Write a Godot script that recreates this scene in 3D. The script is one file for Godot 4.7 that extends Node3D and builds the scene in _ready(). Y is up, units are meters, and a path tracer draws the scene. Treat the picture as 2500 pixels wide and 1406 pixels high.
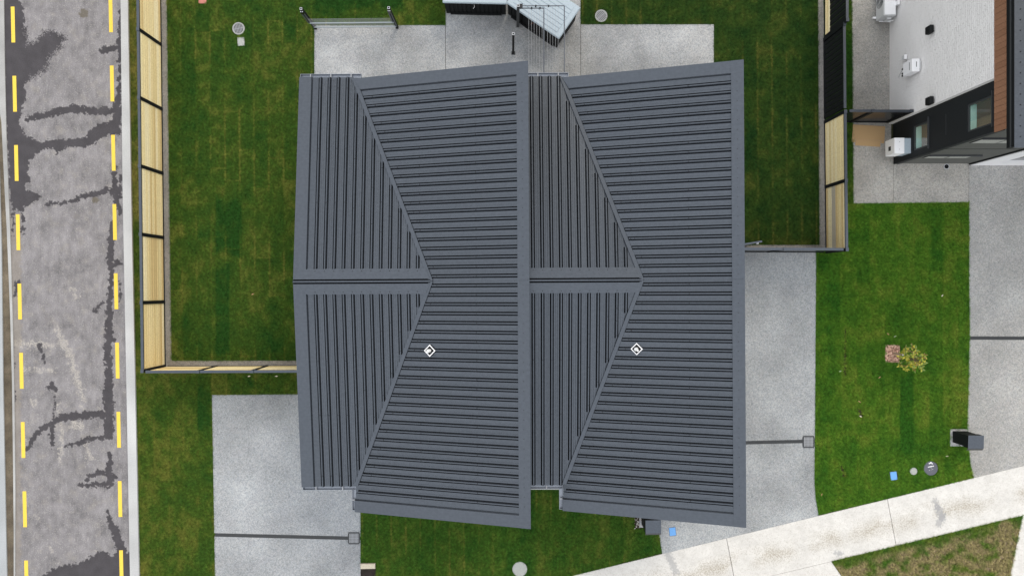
extends Node3D
# Straight-down drone view of a pair of joined units. Plan positions were measured in the 2500 x 1406 photograph and turned into metres:
# g(u, v, h) is the plan point, at height h metres, of a photograph pixel, for a camera 24 m above the ground.
const CAM_H := 24.0
const FOCAL := 1750.0
const TILT := 0.0056            # the house stands 0.3 degrees off the picture's axes
var rng := RandomNumberGenerator.new()
var used := {}
var M := {}
var nz := FastNoiseLite.new()
var nf := FastNoiseLite.new()
var holes := []                 # [centre, radius] of lids and drains that the grass keeps clear of

func g(u: float, v: float, h := 0.0) -> Vector3:
	return Vector3((u - 1250.0) / FOCAL * (CAM_H - h), h, (v - 703.0) / FOCAL * (CAM_H - h))
func g2(u: float, v: float, h := 0.0) -> Vector2:
	var p := g(u, v, h)
	return Vector2(p.x, p.z)
func poly(a: Array) -> PackedVector2Array:
	var r := PackedVector2Array()
	for i in range(0, a.size(), 2): r.append(g2(a[i], a[i + 1]))
	return r
func lin(r: float, gg: float, b: float) -> Color:
	return Color(r, gg, b).linear_to_srgb()

# ---------------------------------------------------------------- naming and tagging
func numbered(called: String, where: Node) -> String:
	var key := str(where.get_instance_id()) + called
	var n: int = used.get(key, 0)
	used[key] = n + 1
	return called if n == 0 else "%s_%03d" % [called, n]
func tag(o: Node, label := "", category := "", group := "", kind := "") -> void:
	if label: o.set_meta("label", label)
	if category: o.set_meta("category", category)
	if group: o.set_meta("group", group)
	if kind: o.set_meta("kind", kind)
func thing(called: String, label: String, category: String, at := Vector3.ZERO, group := "") -> Node3D:
	var o := Node3D.new()
	o.name = numbered(called, self)
	add_child(o)
	o.position = at
	tag(o, label, category, group)
	return o
func put(called: String, mesh: Mesh, m: Material, parent: Node, at := Vector3.ZERO, turn := 0.0) -> MeshInstance3D:
	var o := MeshInstance3D.new()
	o.name = numbered(called, parent)
	o.mesh = mesh
	o.material_override = m
	parent.add_child(o)
	o.position = at
	o.rotation.y = turn
	return o
func struct(o: Node) -> Node:
	o.set_meta("kind", "structure")
	return o

# ---------------------------------------------------------------- shapes
func mb() -> SurfaceTool:
	var st := SurfaceTool.new()
	st.begin(Mesh.PRIMITIVE_TRIANGLES)
	return st
func tri(st: SurfaceTool, a: Vector3, b: Vector3, c: Vector3, out: Vector3) -> void:
	var n := (c - a).cross(b - a)
	if n.length_squared() < 1e-16: return
	if n.dot(out) < 0.0:
		var t := b
		b = c
		c = t
		n = -n
	st.set_normal(n.normalized())
	for p: Vector3 in [a, b, c]:
		st.set_uv(Vector2(p.x, p.z))
		st.add_vertex(p)
func hull(st: SurfaceTool, top: Array, bottom: Array) -> void:   # a convex solid between two rings of equal length
	var mid := Vector3.ZERO
	for p in top + bottom: mid += p
	mid /= float(top.size() * 2)
	var n := top.size()
	for ring in [top, bottom]:
		for i in range(1, n - 1):
			tri(st, ring[0], ring[i], ring[i + 1], (ring[0] + ring[i] + ring[i + 1]) / 3.0 - mid)
	for i in n:
		var j := (i + 1) % n
		var f: Vector3 = (top[i] + top[j] + bottom[i] + bottom[j]) / 4.0 - mid
		tri(st, top[i], top[j], bottom[j], f)
		tri(st, top[i], bottom[j], bottom[i], f)
func box(st: SurfaceTool, lo: Vector3, hi: Vector3) -> void:
	hull(st, [Vector3(lo.x, hi.y, lo.z), Vector3(hi.x, hi.y, lo.z), Vector3(hi.x, hi.y, hi.z), Vector3(lo.x, hi.y, hi.z)],
		[Vector3(lo.x, lo.y, lo.z), Vector3(hi.x, lo.y, lo.z), Vector3(hi.x, lo.y, hi.z), Vector3(lo.x, lo.y, hi.z)])
func box_mesh(lo: Vector3, hi: Vector3) -> ArrayMesh:
	var st := mb()
	box(st, lo, hi)
	return st.commit()
func soft_box(st: SurfaceTool, lo: Vector3, hi: Vector3, r: float) -> void:   # upper edges rounded off
	var ring := func(y: float, k: float) -> Array:
		var a := []
		var lx := lo.x + k
		var hx := hi.x - k
		var lz := lo.z + k
		var hz := hi.z - k
		var c := r * 0.6
		for p in [[lx + c, lz], [hx - c, lz], [hx, lz + c], [hx, hz - c], [hx - c, hz], [lx + c, hz], [lx, hz - c], [lx, lz + c]]:
			a.append(Vector3(p[0], y, p[1]))
		return a
	hull(st, ring.call(hi.y - r, 0.0), ring.call(lo.y, 0.0))
	hull(st, ring.call(hi.y, r), ring.call(hi.y - r + 0.0005, 0.0))
func tube(st: SurfaceTool, a: Vector3, b: Vector3, r: float, sides := 8) -> void:
	var d := (b - a).normalized()
	var s := d.cross(Vector3(0, 1, 0) if absf(d.y) < 0.9 else Vector3(1, 0, 0)).normalized()
	var t := d.cross(s)
	var A := []
	var B := []
	for i in sides:
		var o := (s * cos(TAU * i / sides) + t * sin(TAU * i / sides)) * r
		A.append(a + o)
		B.append(b + o)
	hull(st, A, B)
func tube_mesh(a: Vector3, b: Vector3, r: float, sides := 8) -> ArrayMesh:
	var st := mb()
	tube(st, a, b, r, sides)
	return st.commit()
func disc(st: SurfaceTool, r: float, y0: float, y1: float, sides := 28, bevel := 0.0) -> void:
	var A := []
	var B := []
	var C := []
	for i in sides:
		var d := Vector3(cos(TAU * i / sides), 0, sin(TAU * i / sides))
		A.append(d * (r - bevel) + Vector3(0, y1, 0))
		B.append(d * r + Vector3(0, y1 - bevel, 0))
		C.append(d * r + Vector3(0, y0, 0))
	if bevel > 0.0: hull(st, A, B)
	hull(st, B, C)
func ring_mesh(r0: float, r1: float, y0: float, y1: float, sides := 32) -> ArrayMesh:
	var st := mb()
	for i in sides:
		var p := Vector3(cos(TAU * i / sides), 0, sin(TAU * i / sides))
		var q := Vector3(cos(TAU * (i + 1) / sides), 0, sin(TAU * (i + 1) / sides))
		var U0 := Vector3(0, y0, 0)
		var U1 := Vector3(0, y1, 0)
		tri(st, p * r0 + U1, p * r1 + U1, q * r1 + U1, Vector3.UP)
		tri(st, p * r0 + U1, q * r1 + U1, q * r0 + U1, Vector3.UP)
		tri(st, p * r1 + U1, q * r1 + U1, q * r1 + U0, p)
		tri(st, p * r1 + U1, q * r1 + U0, p * r1 + U0, p)
		tri(st, p * r0 + U1, q * r0 + U1, q * r0 + U0, -p)
		tri(st, p * r0 + U1, q * r0 + U0, p * r0 + U0, -p)
	return st.commit()
# a paved slab: its outline cut into small cells whose vertex colours carry the mottling of the cast concrete
func slab(pts: PackedVector2Array, top: float, base: Color, amount: float, size: float, cell := 0.3, tint := Color(0, 0, 0), drop := 0.05, seed_at := 0.0) -> ArrayMesh:
	var st := mb()
	var lo := pts[0]
	var hi := pts[0]
	for p in pts:
		lo = lo.min(p)
		hi = hi.max(p)
	var col := func(p: Vector2) -> Color:
		var n: float = nz.get_noise_2d(p.x / size * 10.0 + seed_at, p.y / size * 10.0 - seed_at)
		var m: float = nz.get_noise_2d(p.x / size * 27.0 - 91.0 + seed_at, p.y / size * 27.0)
		var k := 1.0 + amount * (n * 1.5 + m * 1.5)
		var w: float = clampf(nz.get_noise_2d(p.x * 3.0 + 400.0, p.y * 3.0 + seed_at) * 1.6, 0.0, 1.0)
		return Color(base.r * k + tint.r * w, base.g * k + tint.g * w, base.b * k + tint.b * w)
	var x := lo.x
	while x < hi.x:
		var z := lo.y
		while z < hi.y:
			var sq := PackedVector2Array([Vector2(x, z), Vector2(x + cell, z), Vector2(x + cell, z + cell), Vector2(x, z + cell)])
			for part in Geometry2D.intersect_polygons(sq, pts):
				var ids := Geometry2D.triangulate_polygon(part)
				for i in range(0, ids.size(), 3):
					var a: Vector2 = part[ids[i]]
					var b: Vector2 = part[ids[i + 1]]
					var c: Vector2 = part[ids[i + 2]]
					if (b - a).cross(c - a) < 0.0:
						var t := b
						b = c
						c = t
					for p: Vector2 in [a, b, c]:
						st.set_normal(Vector3.UP)
						st.set_color(col.call(p))
						st.set_uv(p)
						st.add_vertex(Vector3(p.x, top, p.y))
			z += cell
		x += cell
	for i in pts.size():
		var a := pts[i]
		var b := pts[(i + 1) % pts.size()]
		var out := Vector3((b - a).y, 0, -(b - a).x)
		if Geometry2D.is_point_in_polygon((a + b) * 0.5 + Vector2(out.x, out.z).normalized() * 0.003, pts): out = -out
		st.set_color(base)
		tri(st, Vector3(a.x, top, a.y), Vector3(b.x, top, b.y), Vector3(b.x, top - drop, b.y), out)
		st.set_color(base)
		tri(st, Vector3(a.x, top, a.y), Vector3(b.x, top - drop, b.y), Vector3(a.x, top - drop, a.y), out)
	return st.commit()

func cut(pts: PackedVector2Array, a: Vector2, b: Vector2, wide: float) -> Array:   # a slab's outline parted by a drain channel
	var d := (b - a).normalized()
	var n := d.orthogonal() * wide / 2.0
	var c := a - d * 2.0
	var e := b + d * 2.0
	return Geometry2D.clip_polygons(pts, PackedVector2Array([c - n, e - n, e + n, c + n]))

# ---------------------------------------------------------------- textures and materials
func picture(w: int, h: int, f: Callable) -> ImageTexture:
	var data := PackedByteArray()
	data.resize(w * h * 3)
	var i := 0
	for y in h:
		for x in w:
			var c: Color = f.call(x, y)
			c = c.linear_to_srgb()
			data[i] = int(clampf(c.r, 0, 1) * 255.0)
			data[i + 1] = int(clampf(c.g, 0, 1) * 255.0)
			data[i + 2] = int(clampf(c.b, 0, 1) * 255.0)
			i += 3
	var im := Image.create_from_data(w, h, false, Image.FORMAT_RGB8, data)
	im.generate_mipmaps()
	return ImageTexture.create_from_image(im)
func mat(c: Color, rough := 0.8, metal := 0.0, spec := 0.5) -> StandardMaterial3D:
	var m := StandardMaterial3D.new()
	m.albedo_color = c
	m.roughness = rough
	m.metallic = metal
	m.metallic_specular = spec
	return m
func vcol(tex: Texture2D, scale: float, rough := 0.9) -> StandardMaterial3D:
	var m := mat(Color.WHITE, rough, 0.0, 0.3)
	m.vertex_color_use_as_albedo = true
	if tex:
		m.albedo_texture = tex
		m.uv1_scale = Vector3(scale, scale, 1)
	return m
func make_materials() -> void:
	var cells := FastNoiseLite.new()
	cells.seed = 5
	cells.noise_type = FastNoiseLite.TYPE_CELLULAR
	cells.cellular_return_type = FastNoiseLite.RETURN_CELL_VALUE
	cells.frequency = 0.27
	var agg := picture(512, 512, func(x: int, y: int) -> Color:
		var a := cells.get_noise_2d(x, y)
		var b := cells.get_noise_2d(x * 0.38 + 700.0, y * 0.38)
		var k := 0.74 + 0.31 * a + 0.11 * b
		return Color(k * (1.0 + 0.03 * b), k, k * (1.0 - 0.03 * b)))
	var fine := picture(512, 512, func(x: int, y: int) -> Color:
		var a := nf.get_noise_2d(x * 9.0, y * 9.0)
		var b := nf.get_noise_2d(x * 2.2 + 300.0, y * 2.2)
		var k := 0.86 + 0.16 * a + 0.10 * b
		return Color(k, k, k))
	M.aggregate = vcol(agg, 1.0 / 3.1)
	M.cement = vcol(fine, 1.0 / 2.6)
	M.soil = vcol(agg, 1.0 / 1.9)
	M.grass = vcol(null, 1.0, 0.75)
	M.grass.backlight = Color(0.25, 0.3, 0.03)
	M.grass.metallic_specular = 0.15
	# brushed-on films and dust give the roof paint its slight unevenness
	var coat := picture(512, 512, func(x: int, y: int) -> Color:
		var k := 0.92 + 0.09 * nf.get_noise_2d(x * 0.8, y * 0.8) + 0.02 * nf.get_noise_2d(x * 5.0, y * 5.0 + 90.0) + 0.06 * nf.get_noise_2d(x * 0.25 + 40.0, y * 3.0)
		return Color(k, k, k))
	M.roof = mat(lin(0.092, 0.103, 0.121), 0.30, 0.90)
	M.roof.albedo_texture = coat
	M.roof.uv1_triplanar = true
	M.roof.uv1_scale = Vector3(0.4, 0.4, 0.4)
	M.roof_tones = []
	for k in [0.95, 0.98, 1.0, 1.03]:
		var rm: StandardMaterial3D = M.roof.duplicate()
		rm.albedo_color = lin(0.092 * k, 0.103 * k, 0.121 * k)
		rm.roughness = 0.27 + 0.06 * (k - 0.95) / 0.08
		M.roof_tones.append(rm)
	M.flashing = M.roof.duplicate()
	M.flashing.albedo_color = lin(0.094, 0.105, 0.124)
	M.gutter = mat(lin(0.24, 0.26, 0.30), 0.35, 0.7)
	M.bright = mat(lin(0.62, 0.64, 0.68), 0.4, 0.3)
	M.screw = mat(lin(0.02, 0.022, 0.026), 0.6, 0.3)
	M.black = mat(lin(0.010, 0.011, 0.012), 0.6, 0.0, 0.25)
	M.black_gloss = mat(lin(0.014, 0.015, 0.017), 0.22)
	M.charcoal = mat(lin(0.045, 0.048, 0.052), 0.5, 0.2)
	M.white = mat(lin(0.78, 0.78, 0.80), 0.45)
	M.white_dull = mat(lin(0.55, 0.56, 0.57), 0.6)
	M.wall = mat(lin(0.30, 0.30, 0.29), 0.8)
	M.yellow = mat(lin(0.80, 0.56, 0.065), 0.75)
	M.yellow.albedo_texture = picture(256, 256, func(x: int, y: int) -> Color:
		var c := Color(1, 1, 1) * (0.93 + 0.09 * nf.get_noise_2d(x * 3.0, y * 3.0))
		var chip := nf.get_noise_2d(x * 1.6 + 33.0, y * 1.6) + 0.7 * nf.get_noise_2d(x * 6.0, y * 6.0)
		return c.lerp(Color(0.34, 0.45, 1.0), clampf((chip - 0.62) * 5.0, 0.0, 0.8)))
	M.yellow.uv1_triplanar = true
	M.yellow.uv1_scale = Vector3(0.9, 0.9, 0.9)
	M.grate = mat(lin(0.30, 0.31, 0.33), 0.5, 0.3)
	M.drain_plastic = mat(lin(0.12, 0.12, 0.125), 0.6)
	M.blue = mat(lin(0.13, 0.36, 0.76), 0.5)
	M.blue.albedo_texture = fine
	M.blue.uv1_triplanar = true
	M.blue.uv1_scale = Vector3(3, 3, 3)
	M.lid_grey = mat(lin(0.115, 0.12, 0.15), 0.7)
	M.lid_grey.albedo_texture = agg
	M.lid_grey.uv1_triplanar = true
	M.lid_grey.uv1_scale = Vector3(1.3, 1.3, 1.3)
	M.lid_pale = mat(lin(0.44, 0.46, 0.44), 0.8)
	M.lid_pale.albedo_texture = agg
	M.lid_pale.uv1_triplanar = true
	M.lid_pale.uv1_scale = Vector3(1.3, 1.3, 1.3)
	M.red = mat(lin(0.42, 0.16, 0.13), 0.8)
	M.card = mat(lin(0.52, 0.34, 0.17), 0.85)
	M.card.albedo_texture = fine
	M.card.uv1_triplanar = true
	M.card.uv1_scale = Vector3(0.7, 0.7, 0.7)
	M.lid_top = mat(lin(0.36, 0.43, 0.49), 0.5)
	M.lid_top.albedo_texture = coat
	M.lid_top.uv1_triplanar = true
	M.wire = mat(lin(0.30, 0.31, 0.33), 0.5, 0.4)
	M.arm = mat(lin(0.10, 0.11, 0.13), 0.45, 0.4)
	M.arm_pale = mat(lin(0.30, 0.34, 0.37), 0.4, 0.4)
	M.bark = mat(lin(0.11, 0.075, 0.05), 0.9)
	M.stake = mat(lin(0.34, 0.26, 0.18), 0.85)
	# timber: long grain, knots and a few tones
	var grain := picture(512, 256, func(x: int, y: int) -> Color:
		var a := nf.get_noise_2d(x * 0.5, y * 8.0)
		var b := nf.get_noise_2d(x * 0.16 + 500.0, y * 2.6)
		var kn := nz.get_noise_2d(x * 1.1 + 40.0, y * 2.0)
		var k := 0.90 + 0.10 * a + 0.08 * b
		var d := clampf((kn - 0.32) * 7.0, 0.0, 1.0) * 0.55
		return Color(k * (1.0 - d * 0.8), k * (1.0 - d), k * (1.0 - d)))
	M.timber = []
	for c: Color in [Color(0.97, 0.81, 0.45), Color(0.88, 0.71, 0.37), Color(1.0, 0.87, 0.55), Color(0.78, 0.59, 0.29), Color(0.95, 0.78, 0.43)]:
		var m := mat(c.linear_to_srgb(), 0.8, 0.0, 0.3)
		m.albedo_texture = grain
		m.uv1_offset = Vector3(rng.randf(), rng.randf(), 0)
		M.timber.append(m)
	M.timber_grey = mat(lin(0.56, 0.50, 0.40), 0.85)
	M.timber_grey.albedo_texture = grain
	M.brown = []
	for c: Color in [Color(0.275, 0.142, 0.085), Color(0.26, 0.132, 0.078), Color(0.29, 0.15, 0.09)]:
		var m := mat(c.linear_to_srgb(), 0.7, 0.0, 0.3)
		m.albedo_texture = grain
		M.brown.append(m)
	M.brick = []
	for k in [0.86, 0.83, 0.88, 0.85]:
		var m := mat(lin(k, k * 0.985, k * 0.985), 0.75)
		m.albedo_texture = fine
		m.uv1_triplanar = true
		m.uv1_scale = Vector3(1.5, 1.5, 1.5)
		M.brick.append(m)
	M.mortar = mat(lin(0.48, 0.47, 0.46), 0.9)
	M.cladding = mat(lin(0.013, 0.015, 0.017), 0.6, 0.0, 0.3)
	M.cladding_grey = mat(lin(0.075, 0.078, 0.072), 0.65)
	M.floor_wood = mat(lin(0.42, 0.19, 0.13), 0.6)
	M.plaster = mat(lin(0.6, 0.58, 0.55), 0.9)
	M.sill = mat(lin(0.50, 0.78, 0.68), 0.5)
	M.glass = mat(Color(0.70, 0.95, 0.88, 0.03), 0.0)
	M.glass.transparency = BaseMaterial3D.TRANSPARENCY_ALPHA
	M.glass_dark = mat(lin(0.03, 0.033, 0.035), 0.05)
	M.curtain = mat(lin(0.42, 0.43, 0.40), 0.9)
	M.curtain.albedo_texture = agg
	M.curtain.uv1_triplanar = true

func plank_mesh(length: float, high: float, thick: float, across := false) -> ArrayMesh:   # runs along x (or stands along y); uv in metres along the grain
	var st := mb()
	var b := minf(0.004, thick * 0.3)
	var A := []
	var B := []
	for p in [[-high / 2, -thick / 2 + b], [-high / 2 + b, -thick / 2], [high / 2 - b, -thick / 2], [high / 2, -thick / 2 + b], [high / 2, thick / 2 - b], [high / 2 - b, thick / 2], [-high / 2 + b, thick / 2], [-high / 2, thick / 2 - b]]:
		A.append(Vector3(-length / 2, p[0], p[1]))
		B.append(Vector3(length / 2, p[0], p[1]))
	var n := A.size()
	for i in n:
		var j := (i + 1) % n
		for t in [[A[i], A[j], B[j]], [A[i], B[j], B[i]]]:
			var q: Array = t
			var nn: Vector3 = (q[2] - q[0]).cross(q[1] - q[0])
			var mid: Vector3 = (A[i] + A[j]) * 0.5
			mid.x = 0.0
			if nn.dot(mid) < 0.0:
				q = [q[0], q[2], q[1]]
				nn = -nn
			for p: Vector3 in q:
				st.set_normal(nn.normalized())
				st.set_uv(Vector2(p.x / 1.6 + 0.5, (p.y + p.z * 0.3) / 0.55 + 0.5))
				st.add_vertex(Vector3(-p.y, p.x, p.z) if across else p)
	return st.commit()

# ---------------------------------------------------------------- grass
var tuft: ArrayMesh
func make_tuft() -> void:
	var st := mb()
	var r := RandomNumberGenerator.new()
	r.seed = 77
	for i in 9:
		var a := TAU * i / 9.0 + r.randf() * 0.7
		var d := Vector3(cos(a), 0, sin(a))
		var s := Vector3(-d.z, 0, d.x) * r.randf_range(0.0028, 0.0042)
		var o := Vector3(r.randf_range(-0.02, 0.02), 0, r.randf_range(-0.02, 0.02))
		var l := r.randf_range(0.014, 0.032)
		var h := r.randf_range(0.018, 0.034)
		var k := r.randf_range(0.8, 1.15)
		var m := o + d * l * 0.45 + Vector3(0, h * 0.75, 0)
		var t := o + d * l + Vector3(0, h, 0)
		for q in [[o - s, o + s, m + s * 0.8], [o - s, m + s * 0.8, m - s * 0.8], [m - s * 0.8, m + s * 0.8, t]]:
			var n: Vector3 = (q[2] - q[0]).cross(q[1] - q[0])
			if n.y < 0:
				n = -n
				q = [q[0], q[2], q[1]]
			for p: Vector3 in q:
				st.set_normal((n.normalized() + Vector3.UP).normalized())
				st.set_color(Color(k, k, k))
				st.add_vertex(p)
	tuft = st.commit()
# what grows where: rolls of turf laid side by side, each of its own green, straw along some seams and in dry patches
func hash2(a: int, b: int) -> float:
	var h := (a * 374761393 + b * 668265263) & 0x7fffffff
	h = ((h ^ (h >> 13)) * 1274126177) & 0x7fffffff
	return float((h ^ (h >> 16)) & 0xffff) / 65535.0
func turf_color(p: Vector2, style: Dictionary) -> Color:
	var w: float = style.get("roll", 0.487)
	var q: float = (p.x - p.y * 0.006 - style.get("seam", 0.0)) / w
	var i := int(floor(q))
	var fx: float = q - i
	var run := p.y / 2.3 + hash2(i, 3) * 5.0
	var j := int(floor(run))
	var fz := run - j
	var tone := hash2(i, j)
	var dry: float = style.get("dry", 0.35) + 0.30 * nz.get_noise_2d(p.x * 11.0 + style.get("at", 0.0), p.y * 11.0) + 0.34 * nz.get_noise_2d(p.x * 42.0, p.y * 34.0 + 50.0) + (tone - 0.5) * style.get("rolls", 0.5)
	var seam := minf(fx, 1.0 - fx) * w
	var seam_dry: float = 0.35 + 1.4 * nz.get_noise_2d(p.x * 4.0 + 30.0, p.y * 8.0)
	if seam < 0.022: dry += style.get("seams", 0.5) * clampf(seam_dry, 0.0, 1.0)
	if minf(fz, 1.0 - fz) * 2.3 < 0.018: dry += style.get("ends", 0.0) * clampf(seam_dry, 0.0, 1.0)
	for d in style.get("lush", []):
		var inside := minf(minf((p.x - d[0]) / 0.05, (d[2] - p.x) / 0.05), minf((p.y - d[1]) / 0.35, (d[3] - p.y) / 0.35) + nz.get_noise_2d(p.x * 30.0, p.y * 30.0))
		dry -= d[4] * clampf(inside, 0.0, 1.0)
	dry = clampf(dry, 0.0, 1.0)
	var deep: Color = style.deep
	var mid: Color = style.mid
	var straw: Color = style.straw
	return deep.lerp(mid, dry / 0.5) if dry < 0.5 else mid.lerp(straw, (dry - 0.5) / 0.5)
func lush(a: Array) -> Array:
	var out := []
	for d in a:
		var p := g2(d[0], d[1])
		var q := g2(d[2], d[3])
		out.append([p.x, p.y, q.x, q.y, d[4]])
	return out
func lawn(called: String, label: String, pts: PackedVector2Array, style: Dictionary, per := 1900.0) -> void:
	pts = Geometry2D.offset_polygon(pts, 0.015)[0]
	var lo := pts[0]
	var hi := pts[0]
	for p in pts:
		lo = lo.min(p)
		hi = hi.max(p)
	var step := 1.0 / sqrt(per)
	var buf := PackedFloat32Array()
	var count := 0
	var tall: float = style.get("tall", 1.0)
	var bare = style.get("bare")
	var z := lo.y
	while z < hi.y:
		var x := lo.x
		while x < hi.x:
			var p := Vector2(x + rng.randf() * step, z + rng.randf() * step)
			x += step
			if not Geometry2D.is_point_in_polygon(p, pts): continue
			var skip := false
			for h in holes:
				if p.distance_squared_to(h[0]) < h[1] * h[1]:
					skip = true
					break
			if skip: continue
			var c := turf_color(p, style)
			if bare != null:
				var b: float = bare.call(p)
				if rng.randf() < b * style.get("thin", 1.0): continue
				c = c.lerp(style.straw, b * 0.9)
			var k := rng.randf_range(0.65, 1.55)
			k *= 1.0 + 0.5 * nf.get_noise_2d(p.x * 190.0, p.y * 190.0)
			var a := rng.randf() * TAU
			var s := rng.randf_range(0.8, 1.35)
			var y := s * tall * rng.randf_range(0.9, 1.5)
			buf.append_array(PackedFloat32Array([cos(a) * s, 0, sin(a) * s, p.x, 0, y, 0, 0.0, -sin(a) * s, 0, cos(a) * s, p.y, c.r * k, c.g * k, c.b * k, 1]))
			count += 1
		z += step
	var mm := MultiMesh.new()
	mm.transform_format = MultiMesh.TRANSFORM_3D
	mm.use_colors = true
	mm.mesh = tuft
	mm.instance_count = count
	mm.buffer = buf
	var o := MultiMeshInstance3D.new()
	o.name = numbered(called, self)
	o.multimesh = mm
	o.material_override = M.grass
	add_child(o)
	tag(o, label, "grass", "", "stuff")

# ---------------------------------------------------------------- road surface
func capsule(p: Vector2, a: Vector2, b: Vector2, ra: float, rb: float) -> float:
	var d := b - a
	var t := clampf((p - a).dot(d) / maxf(d.length_squared(), 0.001), 0.0, 1.0)
	return p.distance_to(a + d * t) - lerpf(ra, rb, t)
func stamp(field: PackedFloat32Array, w: int, h: int, u0: float, v0: float, px: float, pts: Array) -> void:   # pts: u, v, r, u, v, r ...
	for i in range(0, pts.size() - 3, 3):
		var a := Vector2(pts[i], pts[i + 1])
		var b := Vector2(pts[i + 3], pts[i + 4])
		var r := maxf(pts[i + 2], pts[i + 5]) + 10.0
		for y in range(maxi(0, int((minf(a.y, b.y) - r - v0) / px)), mini(h, int((maxf(a.y, b.y) + r - v0) / px) + 1)):
			for x in range(maxi(0, int((minf(a.x, b.x) - r - u0) / px)), mini(w, int((maxf(a.x, b.x) + r - u0) / px) + 1)):
				var d := capsule(Vector2(u0 + x * px, v0 + y * px), a, b, pts[i + 2], pts[i + 5])
				if d < field[y * w + x]: field[y * w + x] = d
func stamp_poly(field: PackedFloat32Array, w: int, h: int, u0: float, v0: float, px: float, a: Array) -> void:
	var pts := PackedVector2Array()
	for i in range(0, a.size(), 2): pts.append(Vector2(a[i], a[i + 1]))
	var lo := pts[0]
	var hi := pts[0]
	for p in pts:
		lo = lo.min(p)
		hi = hi.max(p)
	for y in range(maxi(0, int((lo.y - 8 - v0) / px)), mini(h, int((hi.y + 8 - v0) / px) + 1)):
		for x in range(maxi(0, int((lo.x - 8 - u0) / px)), mini(w, int((hi.x + 8 - u0) / px) + 1)):
			var p := Vector2(u0 + x * px, v0 + y * px)
			var d := 1e9
			for i in pts.size():
				var q := Geometry2D.get_closest_point_to_segment(p, pts[i], pts[(i + 1) % pts.size()])
				d = minf(d, p.distance_squared_to(q))
			d = sqrt(d)
			if Geometry2D.is_point_in_polygon(p, pts): d = -d
			if d < field[y * w + x]: field[y * w + x] = d
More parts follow.
